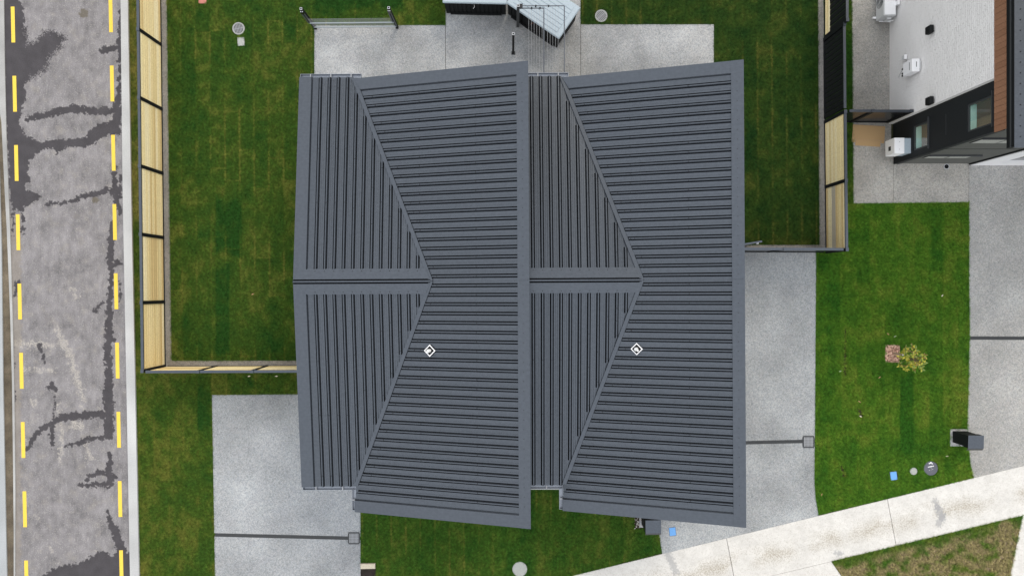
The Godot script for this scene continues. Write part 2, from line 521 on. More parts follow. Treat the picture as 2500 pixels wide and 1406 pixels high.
func road_material() -> StandardMaterial3D:
	var u0 := -10.0
	var v0 := -70.0
	var px := 1.4
	var w := 250
	var h := 1110
	var wet := PackedFloat32Array()
	wet.resize(w * h)
	wet.fill(50.0)
	stamp_poly(wet, w, h, u0, v0, px, [-8, -70, 44, -70, 44, 0, 55, 20, 58, 60, 65, 105, 85, 105, 105, 75, 135, 78, 158, 92, 148, 112, 125, 132, 115, 152, 108, 172, 88, 182, 70, 192, 60, 208, 62, 238, 52, 262, 48, 285, 45, 302, 55, 325, 80, 342, 100, 345, 112, 341, 185, 338, 207, 333, 215, 318, 238, 302, 258, 300, 280, 285, 292, 290, 290, 330, 262, 328, 240, 340, 225, 352, 205, 357, 165, 356, 150, 365, 138, 378, 125, 358, 105, 362, 85, 378, 68, 392, 66, 420, 72, 440, 58, 452, 62, 462, 80, 468, 98, 480, 78, 496, 50, 508, 40, 512, 28, 512, 22, 480, 18, 400, 12, 300, 0, 100])
	stamp_poly(wet, w, h, u0, v0, px, [85, 1480, 95, 1408, 125, 1390, 150, 1380, 180, 1376, 215, 1363, 230, 1350, 250, 1343, 270, 1355, 300, 1345, 322, 1352, 330, 1480])
	for s in [[66, 291, 6, 82, 284, 7, 105, 279, 8, 125, 277, 9, 150, 269, 9, 185, 264, 9, 220, 270, 9, 270, 270, 9, 292, 265, 9],
			[292, 20, 2, 290, 70, 4, 289, 110, 5, 291, 180, 4, 288, 230, 6, 283, 262, 10, 287, 300, 9], [250, 124, 9, 262, 119, 8, 286, 114, 6],
			[277, 412, 6, 279, 455, 7, 283, 495, 8, 291, 520, 3], [292, 430, 3, 291, 480, 6], [113, 497, 4, 150, 495, 3, 180, 488, 5, 205, 476, 6, 235, 470, 7, 262, 464, 7, 284, 468, 9],
			[29, 520, 4, 30, 575, 2], [54, 505, 3, 52, 575, 3], [272, 540, 5, 268, 600, 8, 265, 640, 9, 272, 665, 5, 268, 700, 6, 264, 740, 7, 264, 800, 9, 261, 850, 10, 264, 900, 9, 262, 960, 13, 264, 1000, 12, 264, 1060, 12],
			[272, 650, 6, 285, 640, 7, 296, 644, 2], [262, 730, 3, 238, 748, 3, 228, 760, 6], [262, 828, 10, 278, 830, 3], [290, 690, 1, 293, 720, 3, 290, 735, 1],
			[258, 1012, 9, 220, 1012, 9, 180, 1015, 9, 150, 1019, 10, 130, 1026, 7], [130, 1030, 6, 100, 1046, 7, 84, 1062, 7, 64, 1096, 5], [127, 1030, 4, 124, 1060, 6, 126, 1088, 4],
			[262, 1066, 8, 240, 1067, 5, 205, 1071, 6, 182, 1084, 4, 156, 1088, 3], [115, 948, 3, 124, 940, 8, 133, 950, 5], [132, 965, 1, 130, 1018, 1.5], [93, 842, 4, 103, 868, 4, 107, 885, 2],
			[266, 1104, 4, 266, 1130, 7, 262, 1152, 9, 268, 1170, 10, 266, 1188, 5], [254, 1152, 5, 230, 1155, 6, 214, 1166, 5, 213, 1174, 4], [270, 1163, 9, 281, 1165, 4], [262, 1182, 5, 220, 1184, 6, 190, 1184, 4],
			[262, 1248, 2, 267, 1275, 8, 280, 1300, 11, 290, 1325, 12, 298, 1350, 12], [28, 850, 3, 30, 980, 3], [40, 690, 7, 36, 720, 5]]:
		stamp(wet, w, h, u0, v0, px, s)
	var pale := PackedFloat32Array()      # dried mud tracked across
	pale.resize(w * h)
	pale.fill(50.0)
	for s in [[135, 800, 5, 150, 835, 10, 172, 870, 8, 184, 930, 6], [40, 838, 9, 120, 842, 8], [60, 900, 5, 130, 905, 4], [176, 900, 6, 196, 950, 7, 200, 990, 5], [140, 990, 4, 150, 1060, 5, 146, 1120, 4], [205, 1080, 5, 218, 1120, 6],
			[76, 975, 4, 82, 985, 6], [170, 700, 3, 182, 722, 6], [180, 1035, 14, 195, 1040, 10], [230, 1345, 3, 232, 1348, 4], [30, 285, 2, 42, 288, 3], [195, 1180, 1, 200, 1195, 3], [60, 1075, 4, 52, 1105, 7], [240, 1000, 2, 236, 1010, 3], [85, 1255, 4, 86, 1262, 4], [120, 1340, 3, 122, 1350, 4]]:
		stamp(pale, w, h, u0, v0, px, s)
	var f := func(x: int, y: int) -> Color:
		var u := u0 + x * px
		var v := v0 + y * px
		var i := y * w + x
		var jag := nf.get_noise_2d(u * 3.2, v * 3.2) * 3.4 + nf.get_noise_2d(u * 1.3 + 90.0, v * 1.3) * 6.5
		var spat := 0.0
		if u < 170.0 and v > 60.0 and v < 200.0: spat = nf.get_noise_2d(u * 7.0, v * 7.0) * 13.0 - 1.0
		var d: float = wet[i] + jag + spat
		var k := 1.0 + 0.26 * nz.get_noise_2d(u * 0.22, v * 0.22) + 0.26 * nz.get_noise_2d(u * 0.8 + 60.0, v * 0.55) + 0.34 * nf.get_noise_2d(u * 7.0, v * 7.0)
		k += 0.10 * nf.get_noise_2d(u * 3.0, v * 0.35)
		var c := Color(0.192, 0.183, 0.191) * k
		var stain := clampf(nz.get_noise_2d(u * 0.5 + 300.0, v * 0.5) * 1.8 - 0.35, 0.0, 1.0)
		c = c.lerp(Color(0.27, 0.25, 0.23), stain * 0.45)
		var m := clampf((2.0 - pale[i] - jag * 1.6) / 6.0, 0.0, 1.0) * clampf(0.55 + nf.get_noise_2d(u * 5.0, v * 5.0) * 1.2, 0.0, 1.0)
		c = c.lerp(Color(0.42, 0.39, 0.35), m * 0.75)
		if nf.get_noise_2d(u * 11.0 + 700.0, v * 11.0) > 0.55: c = c.lerp(Color(0.42, 0.40, 0.37), 0.6)
		for b in [[203.0, 32.0, 12.0], [230.0, 488.0, 9.0], [185.0, 527.0, 8.0]]:
			var bd: float = Vector2(u, v).distance_to(Vector2(b[0], b[1])) + jag * 0.7 - b[2]
			if bd < 0.0: c = c.lerp(Color(0.10, 0.085, 0.06) if b[2] > 8.5 else Color(0.16, 0.15, 0.15), clampf(-bd / 3.0, 0.0, 0.75))
		var edge := clampf((u - 45.0 + nf.get_noise_2d(u, v * 2.0) * 9.0) / 8.0, 0.0, 1.0)
		if v > 520.0: c = c.lerp(Color(0.23, 0.20, 0.165), (1.0 - edge) * 0.5)
		var t := clampf(0.5 - d / 1.0, 0.0, 1.0)
		var kw := 1.0 + 0.22 * nf.get_noise_2d(u * 8.0, v * 8.0) + 0.2 * nz.get_noise_2d(u * 0.5, v * 0.5)
		return c.lerp(Color(0.056, 0.052, 0.058) * kw, t)
	var tex := picture(w, h, f)
	var m := mat(Color.WHITE, 0.85, 0.0, 0.35)
	m.albedo_texture = tex
	var k := CAM_H / FOCAL
	m.uv1_scale = Vector3(1.0 / (w * px * k), 1.0 / (h * px * k), 1)
	m.uv1_offset = Vector3((1250.0 - u0) / (w * px), (703.0 - v0) / (h * px), 0)
	return m
func path_material() -> StandardMaterial3D:
	var u0 := 1360.0
	var v0 := 1090.0
	var px := 1.5
	var w := 800
	var h := 260
	var f := func(x: int, y: int) -> Color:
		var u := u0 + x * px
		var v := v0 + y * px
		var across := (v - (1406.0 - (u - 1395.0) * 0.243)) * 0.972      # distance in from the lawn-side edge of the path
		var k := 1.0 + 0.10 * nz.get_noise_2d(u * 0.3, v * 0.3) + 0.10 * nf.get_noise_2d(u * 8.0, v * 8.0) + 0.07 * nf.get_noise_2d(u * 1.0, v * 1.4)
		var c := Color(0.56, 0.545, 0.525) * k
		var worn := clampf(1.0 - absf(across - 62.0 - 14.0 * nz.get_noise_2d(u * 0.15, 9.0)) / 34.0, 0.0, 1.0) * clampf(0.60 + nz.get_noise_2d(u * 0.16, v * 0.2 + 77.0) * 1.6, 0.0, 1.0)
		var grit := nf.get_noise_2d(u * 5.0, v * 5.0)
		if grit > 0.42 - worn * 0.50: c = c.lerp(Color(0.25, 0.22, 0.18), 0.30 + 0.45 * worn)
		c = c.lerp(Color(0.44, 0.40, 0.33), worn * 0.30)
		var stain := clampf(nz.get_noise_2d(u * 0.45 + 200.0, v * 0.8) * 2.0 - 0.5, 0.0, 1.0)
		c = c.lerp(Color(0.42, 0.405, 0.375), stain * 0.3)
		var jag := nf.get_noise_2d(u * 3.0, v * 3.0) * 7.0
		for s in [[2282.0, 1222.0, 2290.0, 1240.0, 8.0], [2290.0, 1240.0, 2300.0, 1262.0, 11.0], [2300.0, 1258.0, 2292.0, 1278.0, 9.0], [2040.0, 1348.0, 2052.0, 1352.0, 7.0], [1630.0, 1352.0, 1650.0, 1395.0, 9.0]]:
			var d := capsule(Vector2(u, v), Vector2(s[0], s[1]), Vector2(s[2], s[3]), s[4], s[4]) + jag
			c = c.lerp(Color(0.27, 0.27, 0.28), clampf(-d / 5.0, 0.0, 0.6))
		return c
	var m := mat(Color.WHITE, 0.9, 0.0, 0.3)
	m.albedo_texture = picture(w, h, f)
	var k := CAM_H / FOCAL
	m.uv1_scale = Vector3(1.0 / (w * px * k), 1.0 / (h * px * k), 1)
	m.uv1_offset = Vector3((1250.0 - u0) / (w * px), (703.0 - v0) / (h * px), 0)
	return m

# ---------------------------------------------------------------- fences
func fence(called: String, label: String, a: Vector2, b: Vector2, high: float, posts: Array, inner: Vector2, panels: Array, group: String) -> Node3D:
	# a, b: ends in plan; posts: distances from a; inner: unit vector towards the boarded side; panels: per bay "boards", "black" or "mixed"
	var t := thing(called, label, "fence", Vector3(a.x, 0, a.y), group)
	var d := (b - a).normalized()
	t.rotation.y = atan2(-d.y, d.x)
	var side := 1.0 if Vector2(-d.y, d.x).dot(inner) > 0.0 else -1.0
	var length := a.distance_to(b)
	for s in posts:
		if s < -0.01 or s > length + 0.01: continue
		put("post", box_mesh(Vector3(-0.052, 0, -0.04), Vector3(0.052, high - 0.012, 0.04)), M.black, t, Vector3(s, 0, 0))
		put("post_cap", box_mesh(Vector3(-0.055, 0, -0.048), Vector3(0.055, 0.02, 0.048)), M.flashing, t, Vector3(s, high + 0.006, 0))
	var cuts := posts.duplicate()
	if cuts[0] > 0.3: cuts.push_front(0.0)
	if cuts[-1] < length - 0.3: cuts.append(length)
	for i in cuts.size() - 1:
		var s0: float = cuts[i] + 0.054
		var s1: float = cuts[i + 1] - 0.054
		var kind: String = panels[mini(i, panels.size() - 1)]
		var mid := (s0 + s1) / 2.0
		put("top_rail", box_mesh(Vector3(-(s1 - s0) / 2, -0.045, -0.042), Vector3((s1 - s0) / 2, 0.0, 0.042)), M.flashing, t, Vector3(mid, high, 0))
		put("bottom_rail", box_mesh(Vector3(-(s1 - s0) / 2, 0.025, -0.03), Vector3((s1 - s0) / 2, 0.065, 0.034)), M.black, t, Vector3(mid, 0, 0))
		if kind == "boards":
			var n := 10
			var hb := (high - 0.05 - 0.068) / n
			var pm := plank_mesh(s1 - s0 - 0.004, hb - 0.006, 0.02)
			for k in n:
				var m: Material = M.timber[rng.randi() % M.timber.size()]
				put("board", pm, m, t, Vector3(mid, 0.069 + hb * (k + 0.5), side * (0.003 + rng.randf() * 0.004)))
		elif kind == "weathered":
			var n := 10
			var hb := (high - 0.05 - 0.068) / n
			var pm := plank_mesh(s1 - s0 - 0.004, hb - 0.006, 0.02)
			for k in n:
				put("board", pm, M.timber_grey if k in [3, 4] else M.timber[rng.randi() % M.timber.size()], t, Vector3(mid, 0.069 + hb * (k + 0.5), side * (0.003 + rng.randf() * 0.004)))
		else:
			var y0 := 0.075
			if kind == "mixed":
				y0 = 0.40
				for k in 3: put("board", plank_mesh(s1 - s0 - 0.004, 0.103, 0.022), M.timber[k], t, Vector3(mid, 0.125 + 0.109 * k, side * 0.004))
			if kind == "gloss":
				put("steel_panel", box_mesh(Vector3(-(s1 - s0) / 2, y0, -0.008), Vector3((s1 - s0) / 2, high - 0.05, 0.008)), M.black_gloss, t, Vector3(mid, 0, 0))
				continue
			var n := int((s1 - s0) / 0.16)
			var wd := (s1 - s0) / n
			var st := mb()                       # one upright fold of the steel sheet
			hull(st, [Vector3(-wd * 0.30, high - 0.05, side * 0.006), Vector3(wd * 0.30, high - 0.05, side * 0.006), Vector3(wd * 0.48, high - 0.05, -side * 0.012), Vector3(-wd * 0.48, high - 0.05, -side * 0.012)],
				[Vector3(-wd * 0.30, y0, side * 0.006), Vector3(wd * 0.30, y0, side * 0.006), Vector3(wd * 0.48, y0, -side * 0.012), Vector3(-wd * 0.48, y0, -side * 0.012)])
			var fold := st.commit()
			for k in n: put("steel_panel", fold, M.black, t, Vector3(s0 + wd * (k + 0.5), 0, 0))
	return t

# ---------------------------------------------------------------- the house and its roofs
func plate(st: SurfaceTool, hf: Callable, plan: Array, lo: float, hi: float) -> void:
	var A := []
	var B := []
	for p: Vector2 in plan:
		var y: float = hf.call(p.x, p.y)
		A.append(Vector3(p.x, y + hi, p.y))
		B.append(Vector3(p.x, y + lo, p.y))
	hull(st, A, B)
func rib_on(st: SurfaceTool, hf: Callable, a: Vector2, b: Vector2, base: float, top: float, high: float, low := 0.0) -> void:
	var w := (b - a).normalized().orthogonal()
	var ends := []
	for p: Vector2 in [a, b]:
		var ring := []
		for o in [[-base / 2, low], [-top / 2, high], [top / 2, high], [base / 2, low]]:
			var q: Vector2 = p + w * o[0]
			var y: float = hf.call(p.x, p.y)
			var y2: float = hf.call(q.x, q.y)
			ring.append(Vector3(q.x, (y2 if absf(y2 - y) < 0.1 else y) + o[1] + 0.001, q.y))
		ends.append(ring)
	hull(st, ends[0], ends[1])
const RIB_BASE := 0.112
const RIB_TOP := 0.032
const RIB_H := 0.052
func pans(slope: Node3D, hf: Callable, outlines: Array, at: Array, along_x: bool, swage: Array) -> void:   # the flat trays between the ribs
	var edge := [-99.0] + at + [99.0]
	for i in edge.size() - 1:
		var a: float = edge[i] + RIB_BASE / 2 + 0.001
		var b: float = edge[i + 1] - RIB_BASE / 2 - 0.001
		var strip := PackedVector2Array([Vector2(-99, a), Vector2(99, a), Vector2(99, b), Vector2(-99, b)]) if along_x else PackedVector2Array([Vector2(a, -99), Vector2(b, -99), Vector2(b, 99), Vector2(a, 99)])
		var st := mb()
		var any := false
		for o: PackedVector2Array in outlines:
			for piece in Geometry2D.intersect_polygons(strip, o):
				plate(st, hf, Array(piece), -0.042, 0.0)
				any = true
				if i == 0 or i == edge.size() - 2: continue
				var lo: Vector2 = piece[0]
				var hi: Vector2 = piece[0]
				for p in piece:
					lo = lo.min(p)
					hi = hi.max(p)
				for f: float in swage:
					var c := lerpf(a, b, f)
					var line := PackedVector2Array([Vector2(lo.x, c), Vector2(hi.x, c)]) if along_x else PackedVector2Array([Vector2(c, lo.y), Vector2(c, hi.y)])
					for seg in Geometry2D.intersect_polyline_with_polygon(line, piece):
						if seg.size() > 1 and seg[0].distance_to(seg[-1]) > 0.3: rib_on(st, hf, seg[0].lerp(seg[-1], 0.01), seg[0].lerp(seg[-1], 0.99), 0.02, 0.008, 0.0035)
		if any: put("pan", st.commit(), M.roof_tones[rng.randi() % M.roof_tones.size()], slope)
func make_unit(house: Node3D, xv: float, verge: bool, xl: float, xh: float, first_x: float) -> void:
	var zN := -6.29
	var zS := 5.872
	var zr := -0.21
	var he := 2.7
	var hr := 3.42
	var zmN := -6.228
	var zmS := 6.612
	var s := 1.57 / (xh - xl)
	var kN := (hr - he) / (zr - zN)
	var kS := (hr - he) / (zS - zr)
	var xa := xl + (hr - he) / s
	var hm := func(x: float, _z: float) -> float: return he + s * (x - xl)
	var hN := func(_x: float, z: float) -> float: return he + kN * (z - zN)
	var hS := func(_x: float, z: float) -> float: return he + kS * (zS - z)
	var val_z := func(x: float, north: bool) -> float: return zN + (s / kN) * (x - xl) if north else zS - (s / kS) * (x - xl)
	var val_x := func(z: float) -> float:
		if z > zS or z < zN: return xl
		return xl + (kN / s) * (z - zN) if z < zr else xl + (kS / s) * (zS - z)
	# the two slopes of the low gable
	for north: bool in [true, false]:
		var hf: Callable = hN if north else hS
		var ze := zN if north else zS
		var st := mb()
		plate(st, hf, [Vector2(xv, ze), Vector2(xl, ze), Vector2(xa, zr), Vector2(xv, zr)], -0.06, -0.044)
		var sgn := 1.0 if north else -1.0
		var cap_z := zr - sgn * 0.36
		var spans := []
		var x := first_x
		while x < xa - 0.05:
			var z0 := ze
			if x > xl - 0.02: z0 = val_z.call(x + 0.10, north)
			if (cap_z - z0) * sgn > 0.06: spans.append([x, z0])
			x += 0.2674
		var slope := put("gable_roof_slope", st.commit(), M.roof, house)
		var lines := []
		for sp in spans: lines.append(sp[0])
		pans(slope, hf, [PackedVector2Array([Vector2(xv, ze), Vector2(xl, ze), Vector2(xa, zr), Vector2(xv, zr)])], lines, false, [0.33, 0.67])
		for sp in spans:
			var rt := mb()
			rib_on(rt, hf, Vector2(sp[0], sp[1]), Vector2(sp[0], cap_z + sgn * 0.05), RIB_BASE, RIB_TOP, RIB_H, -0.038)
			put("rib", rt.commit(), M.roof, slope)
		# ridge cap wing, lapping over the ribs, notched down between them
		var rc := mb()
		plate(rc, hf, [Vector2(xv - (0.02 if verge else 0.0), cap_z), Vector2(val_x.call(cap_z) - 0.02, cap_z), Vector2(xa - 0.03, zr - sgn * 0.068), Vector2(xv - (0.02 if verge else 0.0), zr - sgn * 0.068)], RIB_H + 0.002, RIB_H + 0.008)
		var wing := put("ridge_cap", rc.commit(), M.flashing, house)
		var lip := mb()
		for i in spans.size() + 1:
			var xc: float = first_x + 0.2674 * (i - 0.5)
			if xc > val_x.call(cap_z) - 0.1 or xc < xv + 0.34: continue
			plate(lip, hf, [Vector2(xc - 0.095, cap_z - sgn * 0.012), Vector2(xc + 0.095, cap_z - sgn * 0.012), Vector2(xc + 0.095, cap_z), Vector2(xc - 0.095, cap_z)], 0.002, RIB_H + 0.006)
		put("cap_lip", lip.commit(), M.flashing, wing)
		var sc := mb()
		for sp in spans:
			var y: float = hf.call(sp[0], cap_z + sgn * 0.06)
			box(sc, Vector3(sp[0] - 0.011, y + RIB_H + 0.008, cap_z + sgn * 0.06 - 0.011), Vector3(sp[0] + 0.011, y + RIB_H + 0.016, cap_z + sgn * 0.06 + 0.011))
			for zz in [0.06, 0.38, 0.66]:
				var zq: float = lerpf(sp[1], cap_z, zz)
				if absf(cap_z - sp[1]) < 1.2: continue
				y = hf.call(sp[0], zq)
				box(sc, Vector3(sp[0] - 0.009, y + RIB_H, zq - 0.009), Vector3(sp[0] + 0.009, y + RIB_H + 0.009, zq + 0.009))
		tag(put("roof_screws", sc.commit(), M.screw, wing), "", "", "", "stuff")
		# verge flashing and its turned-down edge
		if verge:
			var vf := mb()
			plate(vf, hf, [Vector2(xv - 0.02, ze), Vector2(xv + 0.335, ze), Vector2(xv + 0.335, cap_z), Vector2(xv - 0.02, cap_z)], RIB_H + 0.001, RIB_H + 0.007)
			plate(vf, hf, [Vector2(xv - 0.024, ze), Vector2(xv - 0.02, ze), Vector2(xv - 0.02, zr), Vector2(xv - 0.024, zr)], -0.17, RIB_H + 0.007)
			hull(vf, [Vector3(xv + 0.30, hf.call(0, ze) + RIB_H, ze), Vector3(xv + 0.335, hf.call(0, ze) + RIB_H, ze), Vector3(xv + 0.37, hf.call(0, ze) + 0.001, ze), Vector3(xv + 0.30, hf.call(0, ze) + 0.001, ze)],
				[Vector3(xv + 0.30, hf.call(0, cap_z) + RIB_H, cap_z), Vector3(xv + 0.335, hf.call(0, cap_z) + RIB_H, cap_z), Vector3(xv + 0.37, hf.call(0, cap_z) + 0.001, cap_z), Vector3(xv + 0.30, hf.call(0, cap_z) + 0.001, cap_z)])
			put("verge_flashing", vf.commit(), M.flashing, house)
			var bb := mb()
			plate(bb, hf, [Vector2(xv - 0.016, ze), Vector2(xv + 0.02, ze), Vector2(xv + 0.02, zr), Vector2(xv - 0.016, zr)], -0.22, -0.035)
			put("barge_board", bb.commit(), M.charcoal, house)
		# valley flashing
		var vl := mb()
		var dirv := (Vector2(xa, zr) - Vector2(xl, ze)).normalized()
		var ow := dirv.orthogonal() * 0.055
		var p0 := Vector2(xl, ze) + dirv * 0.05
		var p1 := Vector2(xa, zr)
		var A := []
		var B := []
		for q: Vector2 in [p0 - ow, p0 + ow, p1 + ow, p1 - ow]:
			var along: Vector2 = Vector2(xl, ze) + dirv * (q - Vector2(xl, ze)).dot(dirv)
			var y: float = hm.call(along.x, along.y)
			A.append(Vector3(q.x, y + 0.045, q.y))
			B.append(Vector3(q.x, y - 0.01, q.y))
		hull(vl, A, B)
		put("valley_flashing", vl.commit(), M.flashing, house)
		# eave gutter
		var gx0 := xv - 0.02 if verge else xv + 0.03
		var gx1 := xl + 0.22 if north else xl - 0.01
		gutter(house, Vector3(gx0, 2.655, ze - sgn * 0.055), Vector3(gx1, 2.655, ze - sgn * 0.055), 0.125)
		var fa := mb()
		box(fa, Vector3(gx0 + 0.01, 2.46, minf(ze + sgn * 0.016, ze + sgn * 0.05)), Vector3(xl + 0.05, 2.66, maxf(ze + sgn * 0.016, ze + sgn * 0.05)))
		put("fascia", fa.commit(), M.charcoal, house)
	# small bead that closes the ridge
	var bd := mb()
	hull(bd, [Vector3(xv - 0.02, hr + 0.095, zr - 0.02), Vector3(xa - 0.02, hr + 0.095, zr - 0.02), Vector3(xa - 0.02, hr + 0.095, zr + 0.02), Vector3(xv - 0.02, hr + 0.095, zr + 0.02)],
		[Vector3(xv - 0.02, hr - 0.005, zr - 0.066), Vector3(xa - 0.02, hr - 0.005, zr - 0.066), Vector3(xa - 0.02, hr - 0.005, zr + 0.066), Vector3(xv - 0.02, hr - 0.005, zr + 0.066)])
	put("ridge_bead", bd.commit(), M.flashing, house)
	# the long slope that rises to the east
	var st := mb()
	plate(st, hm, [Vector2(val_x.call(zmN), zmN), Vector2(xh, zmN), Vector2(xh, zr), Vector2(xa, zr)], -0.06, -0.044)
	plate(st, hm, [Vector2(xa, zr), Vector2(xh, zr), Vector2(xh, zmS), Vector2(xl, zmS), Vector2(xl, zS)], -0.06, -0.044)
	var xe := xh - 0.30
	var slope := put("mono_roof_slope", st.commit(), M.roof, house)
	var lines := []
	for i in 45: lines.append(-5.65 + 0.2652 * i)
	pans(slope, hm, [PackedVector2Array([Vector2(val_x.call(zmN), zmN), Vector2(xh, zmN), Vector2(xh, zmS), Vector2(xl, zmS), Vector2(xl, zS), Vector2(xa, zr)])], lines, true, [0.62])
	var sc := mb()
	for i in 45:
		var z := -5.65 + 0.2652 * i
		var x0: float = val_x.call(z) + 0.075
		var rt := mb()
		rib_on(rt, hm, Vector2(x0, z), Vector2(xe + 0.06, z), RIB_BASE, RIB_TOP, RIB_H, -0.038)
		put("rib", rt.commit(), M.roof, slope)
		for xs: float in [xh - 0.15, lerpf(x0, xe, 0.06), lerpf(xl, xe, 0.42), lerpf(xl, xe, 0.76)]:
			if xs < x0 + 0.05: continue
			var y: float = hm.call(xs, z) + RIB_H + (0.008 if xs > xe else 0.0)
			box(sc, Vector3(xs - 0.010, y, z - 0.010), Vector3(xs + 0.010, y + 0.009, z + 0.010))
	tag(put("roof_screws", sc.commit(), M.screw, slope), "", "", "", "stuff")
	# flat flashings along both ends, and the apron along the top edge
	for north: bool in [true, false]:
		var z0 := zmN if north else zmS
		var z1: float = z0 + (0.335 if north else -0.335)
		var fl := mb()
		var x0: float = val_x.call(z0) if north else xl - 0.03
		var x1: float = val_x.call(z1) + 0.07 if north else xl - 0.03
		plate(fl, hm, [Vector2(x0, z0), Vector2(xe, z0), Vector2(xe, z1), Vector2(x1, z1)], RIB_H + 0.001, RIB_H + 0.007)
		var zi: float = z1 - (0.04 if north else -0.04)
		var zk: float = z1 + (0.036 if north else -0.036)
		hull(fl, [Vector3(x1, hm.call(x1, 0) + RIB_H, zi), Vector3(x1, hm.call(x1, 0) + RIB_H, z1), Vector3(x1, hm.call(x1, 0) + 0.001, zk), Vector3(x1, hm.call(x1, 0) + 0.001, zi)],
			[Vector3(xe, hm.call(xe, 0) + RIB_H, zi), Vector3(xe, hm.call(xe, 0) + RIB_H, z1), Vector3(xe, hm.call(xe, 0) + 0.001, zk), Vector3(xe, hm.call(xe, 0) + 0.001, zi)])
		var zo: float = z0 - (0.004 if north else -0.004)
		plate(fl, hm, [Vector2(x0, zo), Vector2(xh + 0.02, zo), Vector2(xh + 0.02, z0), Vector2(x0, z0)], -0.17, RIB_H + 0.007)
		put("barge_flashing", fl.commit(), M.flashing, house)
	var ap := mb()
	plate(ap, hm, [Vector2(xe, zmN - 0.006), Vector2(xh + 0.02, zmN - 0.006), Vector2(xh + 0.02, zr), Vector2(xe, zr)], RIB_H + 0.004, RIB_H + 0.012)
	put("apron_flashing", ap.commit(), M.flashing, house)
	ap = mb()
	plate(ap, hm, [Vector2(xe, zr + 0.004), Vector2(xh + 0.02, zr + 0.004), Vector2(xh + 0.02, zmS + 0.006), Vector2(xe, zmS + 0.006)], RIB_H + 0.004, RIB_H + 0.012)
	put("apron_flashing", ap.commit(), M.flashing, house)
	ap = mb()
	box(ap, Vector3(xh + 0.0205, he + 1.57 - 0.16, zmN - 0.006), Vector3(xh + 0.026, he + 1.57 + 0.045, zmS + 0.006))
	put("drip_edge", ap.commit(), M.flashing, house)
	gutter(house, Vector3(xl - 0.065, 2.655, zS + 0.10), Vector3(xl - 0.065, 2.655, zmS - 0.01), 0.12)
	# walls, closed up to the underside of the roof
	var wl := mb()
	var gx := xv + (0.32 if verge else -0.1)
	hull(wl, [Vector3(gx, 0, zN + 0.5), Vector3(gx, 0, zS - 0.5), Vector3(gx, he + kS * 0.5 - 0.14, zS - 0.5), Vector3(gx, hr - 0.15, zr), Vector3(gx, he + kN * 0.5 - 0.14, zN + 0.5)],
		[Vector3(xl + 0.5, 0, zN + 0.5), Vector3(xl + 0.5, 0, zS - 0.5), Vector3(xl + 0.5, he + kS * 0.5 - 0.14, zS - 0.5), Vector3(xl + 0.5, hr - 0.15, zr), Vector3(xl + 0.5, he + kN * 0.5 - 0.14, zN + 0.5)])
	put("wall", wl.commit(), M.wall, house)
	wl = mb()
	var A := []
	var B := []
	for p in [[xl + 0.45, 0.0], [xh - 0.25, 0.0], [xh - 0.25, he + s * (xh - 0.25 - xl) - 0.14], [xl + 0.45, he + s * 0.45 - 0.14]]:
		A.append(Vector3(p[0], p[1], zmN + 0.45))
		B.append(Vector3(p[0], p[1], zmS - 0.45))
	hull(wl, A, B)
	put("wall", wl.commit(), M.wall, house)
func gutter(house: Node3D, a: Vector3, b: Vector3, wide: float) -> void:
	var along_x := absf(b.x - a.x) > absf(b.z - a.z)
	var lo := Vector3(minf(a.x, b.x), a.y - 0.09, minf(a.z, b.z))
	var hi := Vector3(maxf(a.x, b.x), a.y, maxf(a.z, b.z))
	var h := wide / 2.0
	var st := mb()
	if along_x:
		box(st, Vector3(lo.x, lo.y, lo.z - h), Vector3(hi.x, lo.y + 0.006, lo.z + h))
		box(st, Vector3(lo.x, lo.y + 0.006, lo.z - h), Vector3(hi.x, hi.y, lo.z - h + 0.012))
		box(st, Vector3(lo.x, lo.y + 0.006, lo.z + h - 0.012), Vector3(hi.x, hi.y, lo.z + h))
		for x in [lo.x, hi.x - 0.012]: box(st, Vector3(x, lo.y + 0.006, lo.z - h + 0.012), Vector3(x + 0.012, hi.y, lo.z + h - 0.012))
	else:
		box(st, Vector3(lo.x - h, lo.y, lo.z), Vector3(lo.x + h, lo.y + 0.006, hi.z))
		box(st, Vector3(lo.x - h, lo.y + 0.006, lo.z), Vector3(lo.x - h + 0.012, hi.y, hi.z))
		box(st, Vector3(lo.x + h - 0.012, lo.y + 0.006, lo.z), Vector3(lo.x + h, hi.y, hi.z))
		for z in [lo.z, hi.z - 0.012]: box(st, Vector3(lo.x - h + 0.012, lo.y + 0.006, z), Vector3(lo.x + h - 0.012, hi.y, z + 0.012))
	var gt := put("gutter", st.commit(), M.gutter, house)
	var n := maxi(1, int((hi - lo)[0 if along_x else 2] / 0.55))
	for i in n:
		var f := (i + 0.5) / n
		var c := lo.lerp(hi, f)
		var bm := box_mesh(Vector3(-0.014, -0.006, -h + 0.013), Vector3(0.014, 0.003, h - 0.013)) if along_x else box_mesh(Vector3(-h + 0.013, -0.006, -0.014), Vector3(h - 0.013, 0.003, 0.014))
		put("gutter_bracket", bm, M.grate, gt, Vector3(c.x if along_x else lo.x, hi.y, lo.z if along_x else c.z))
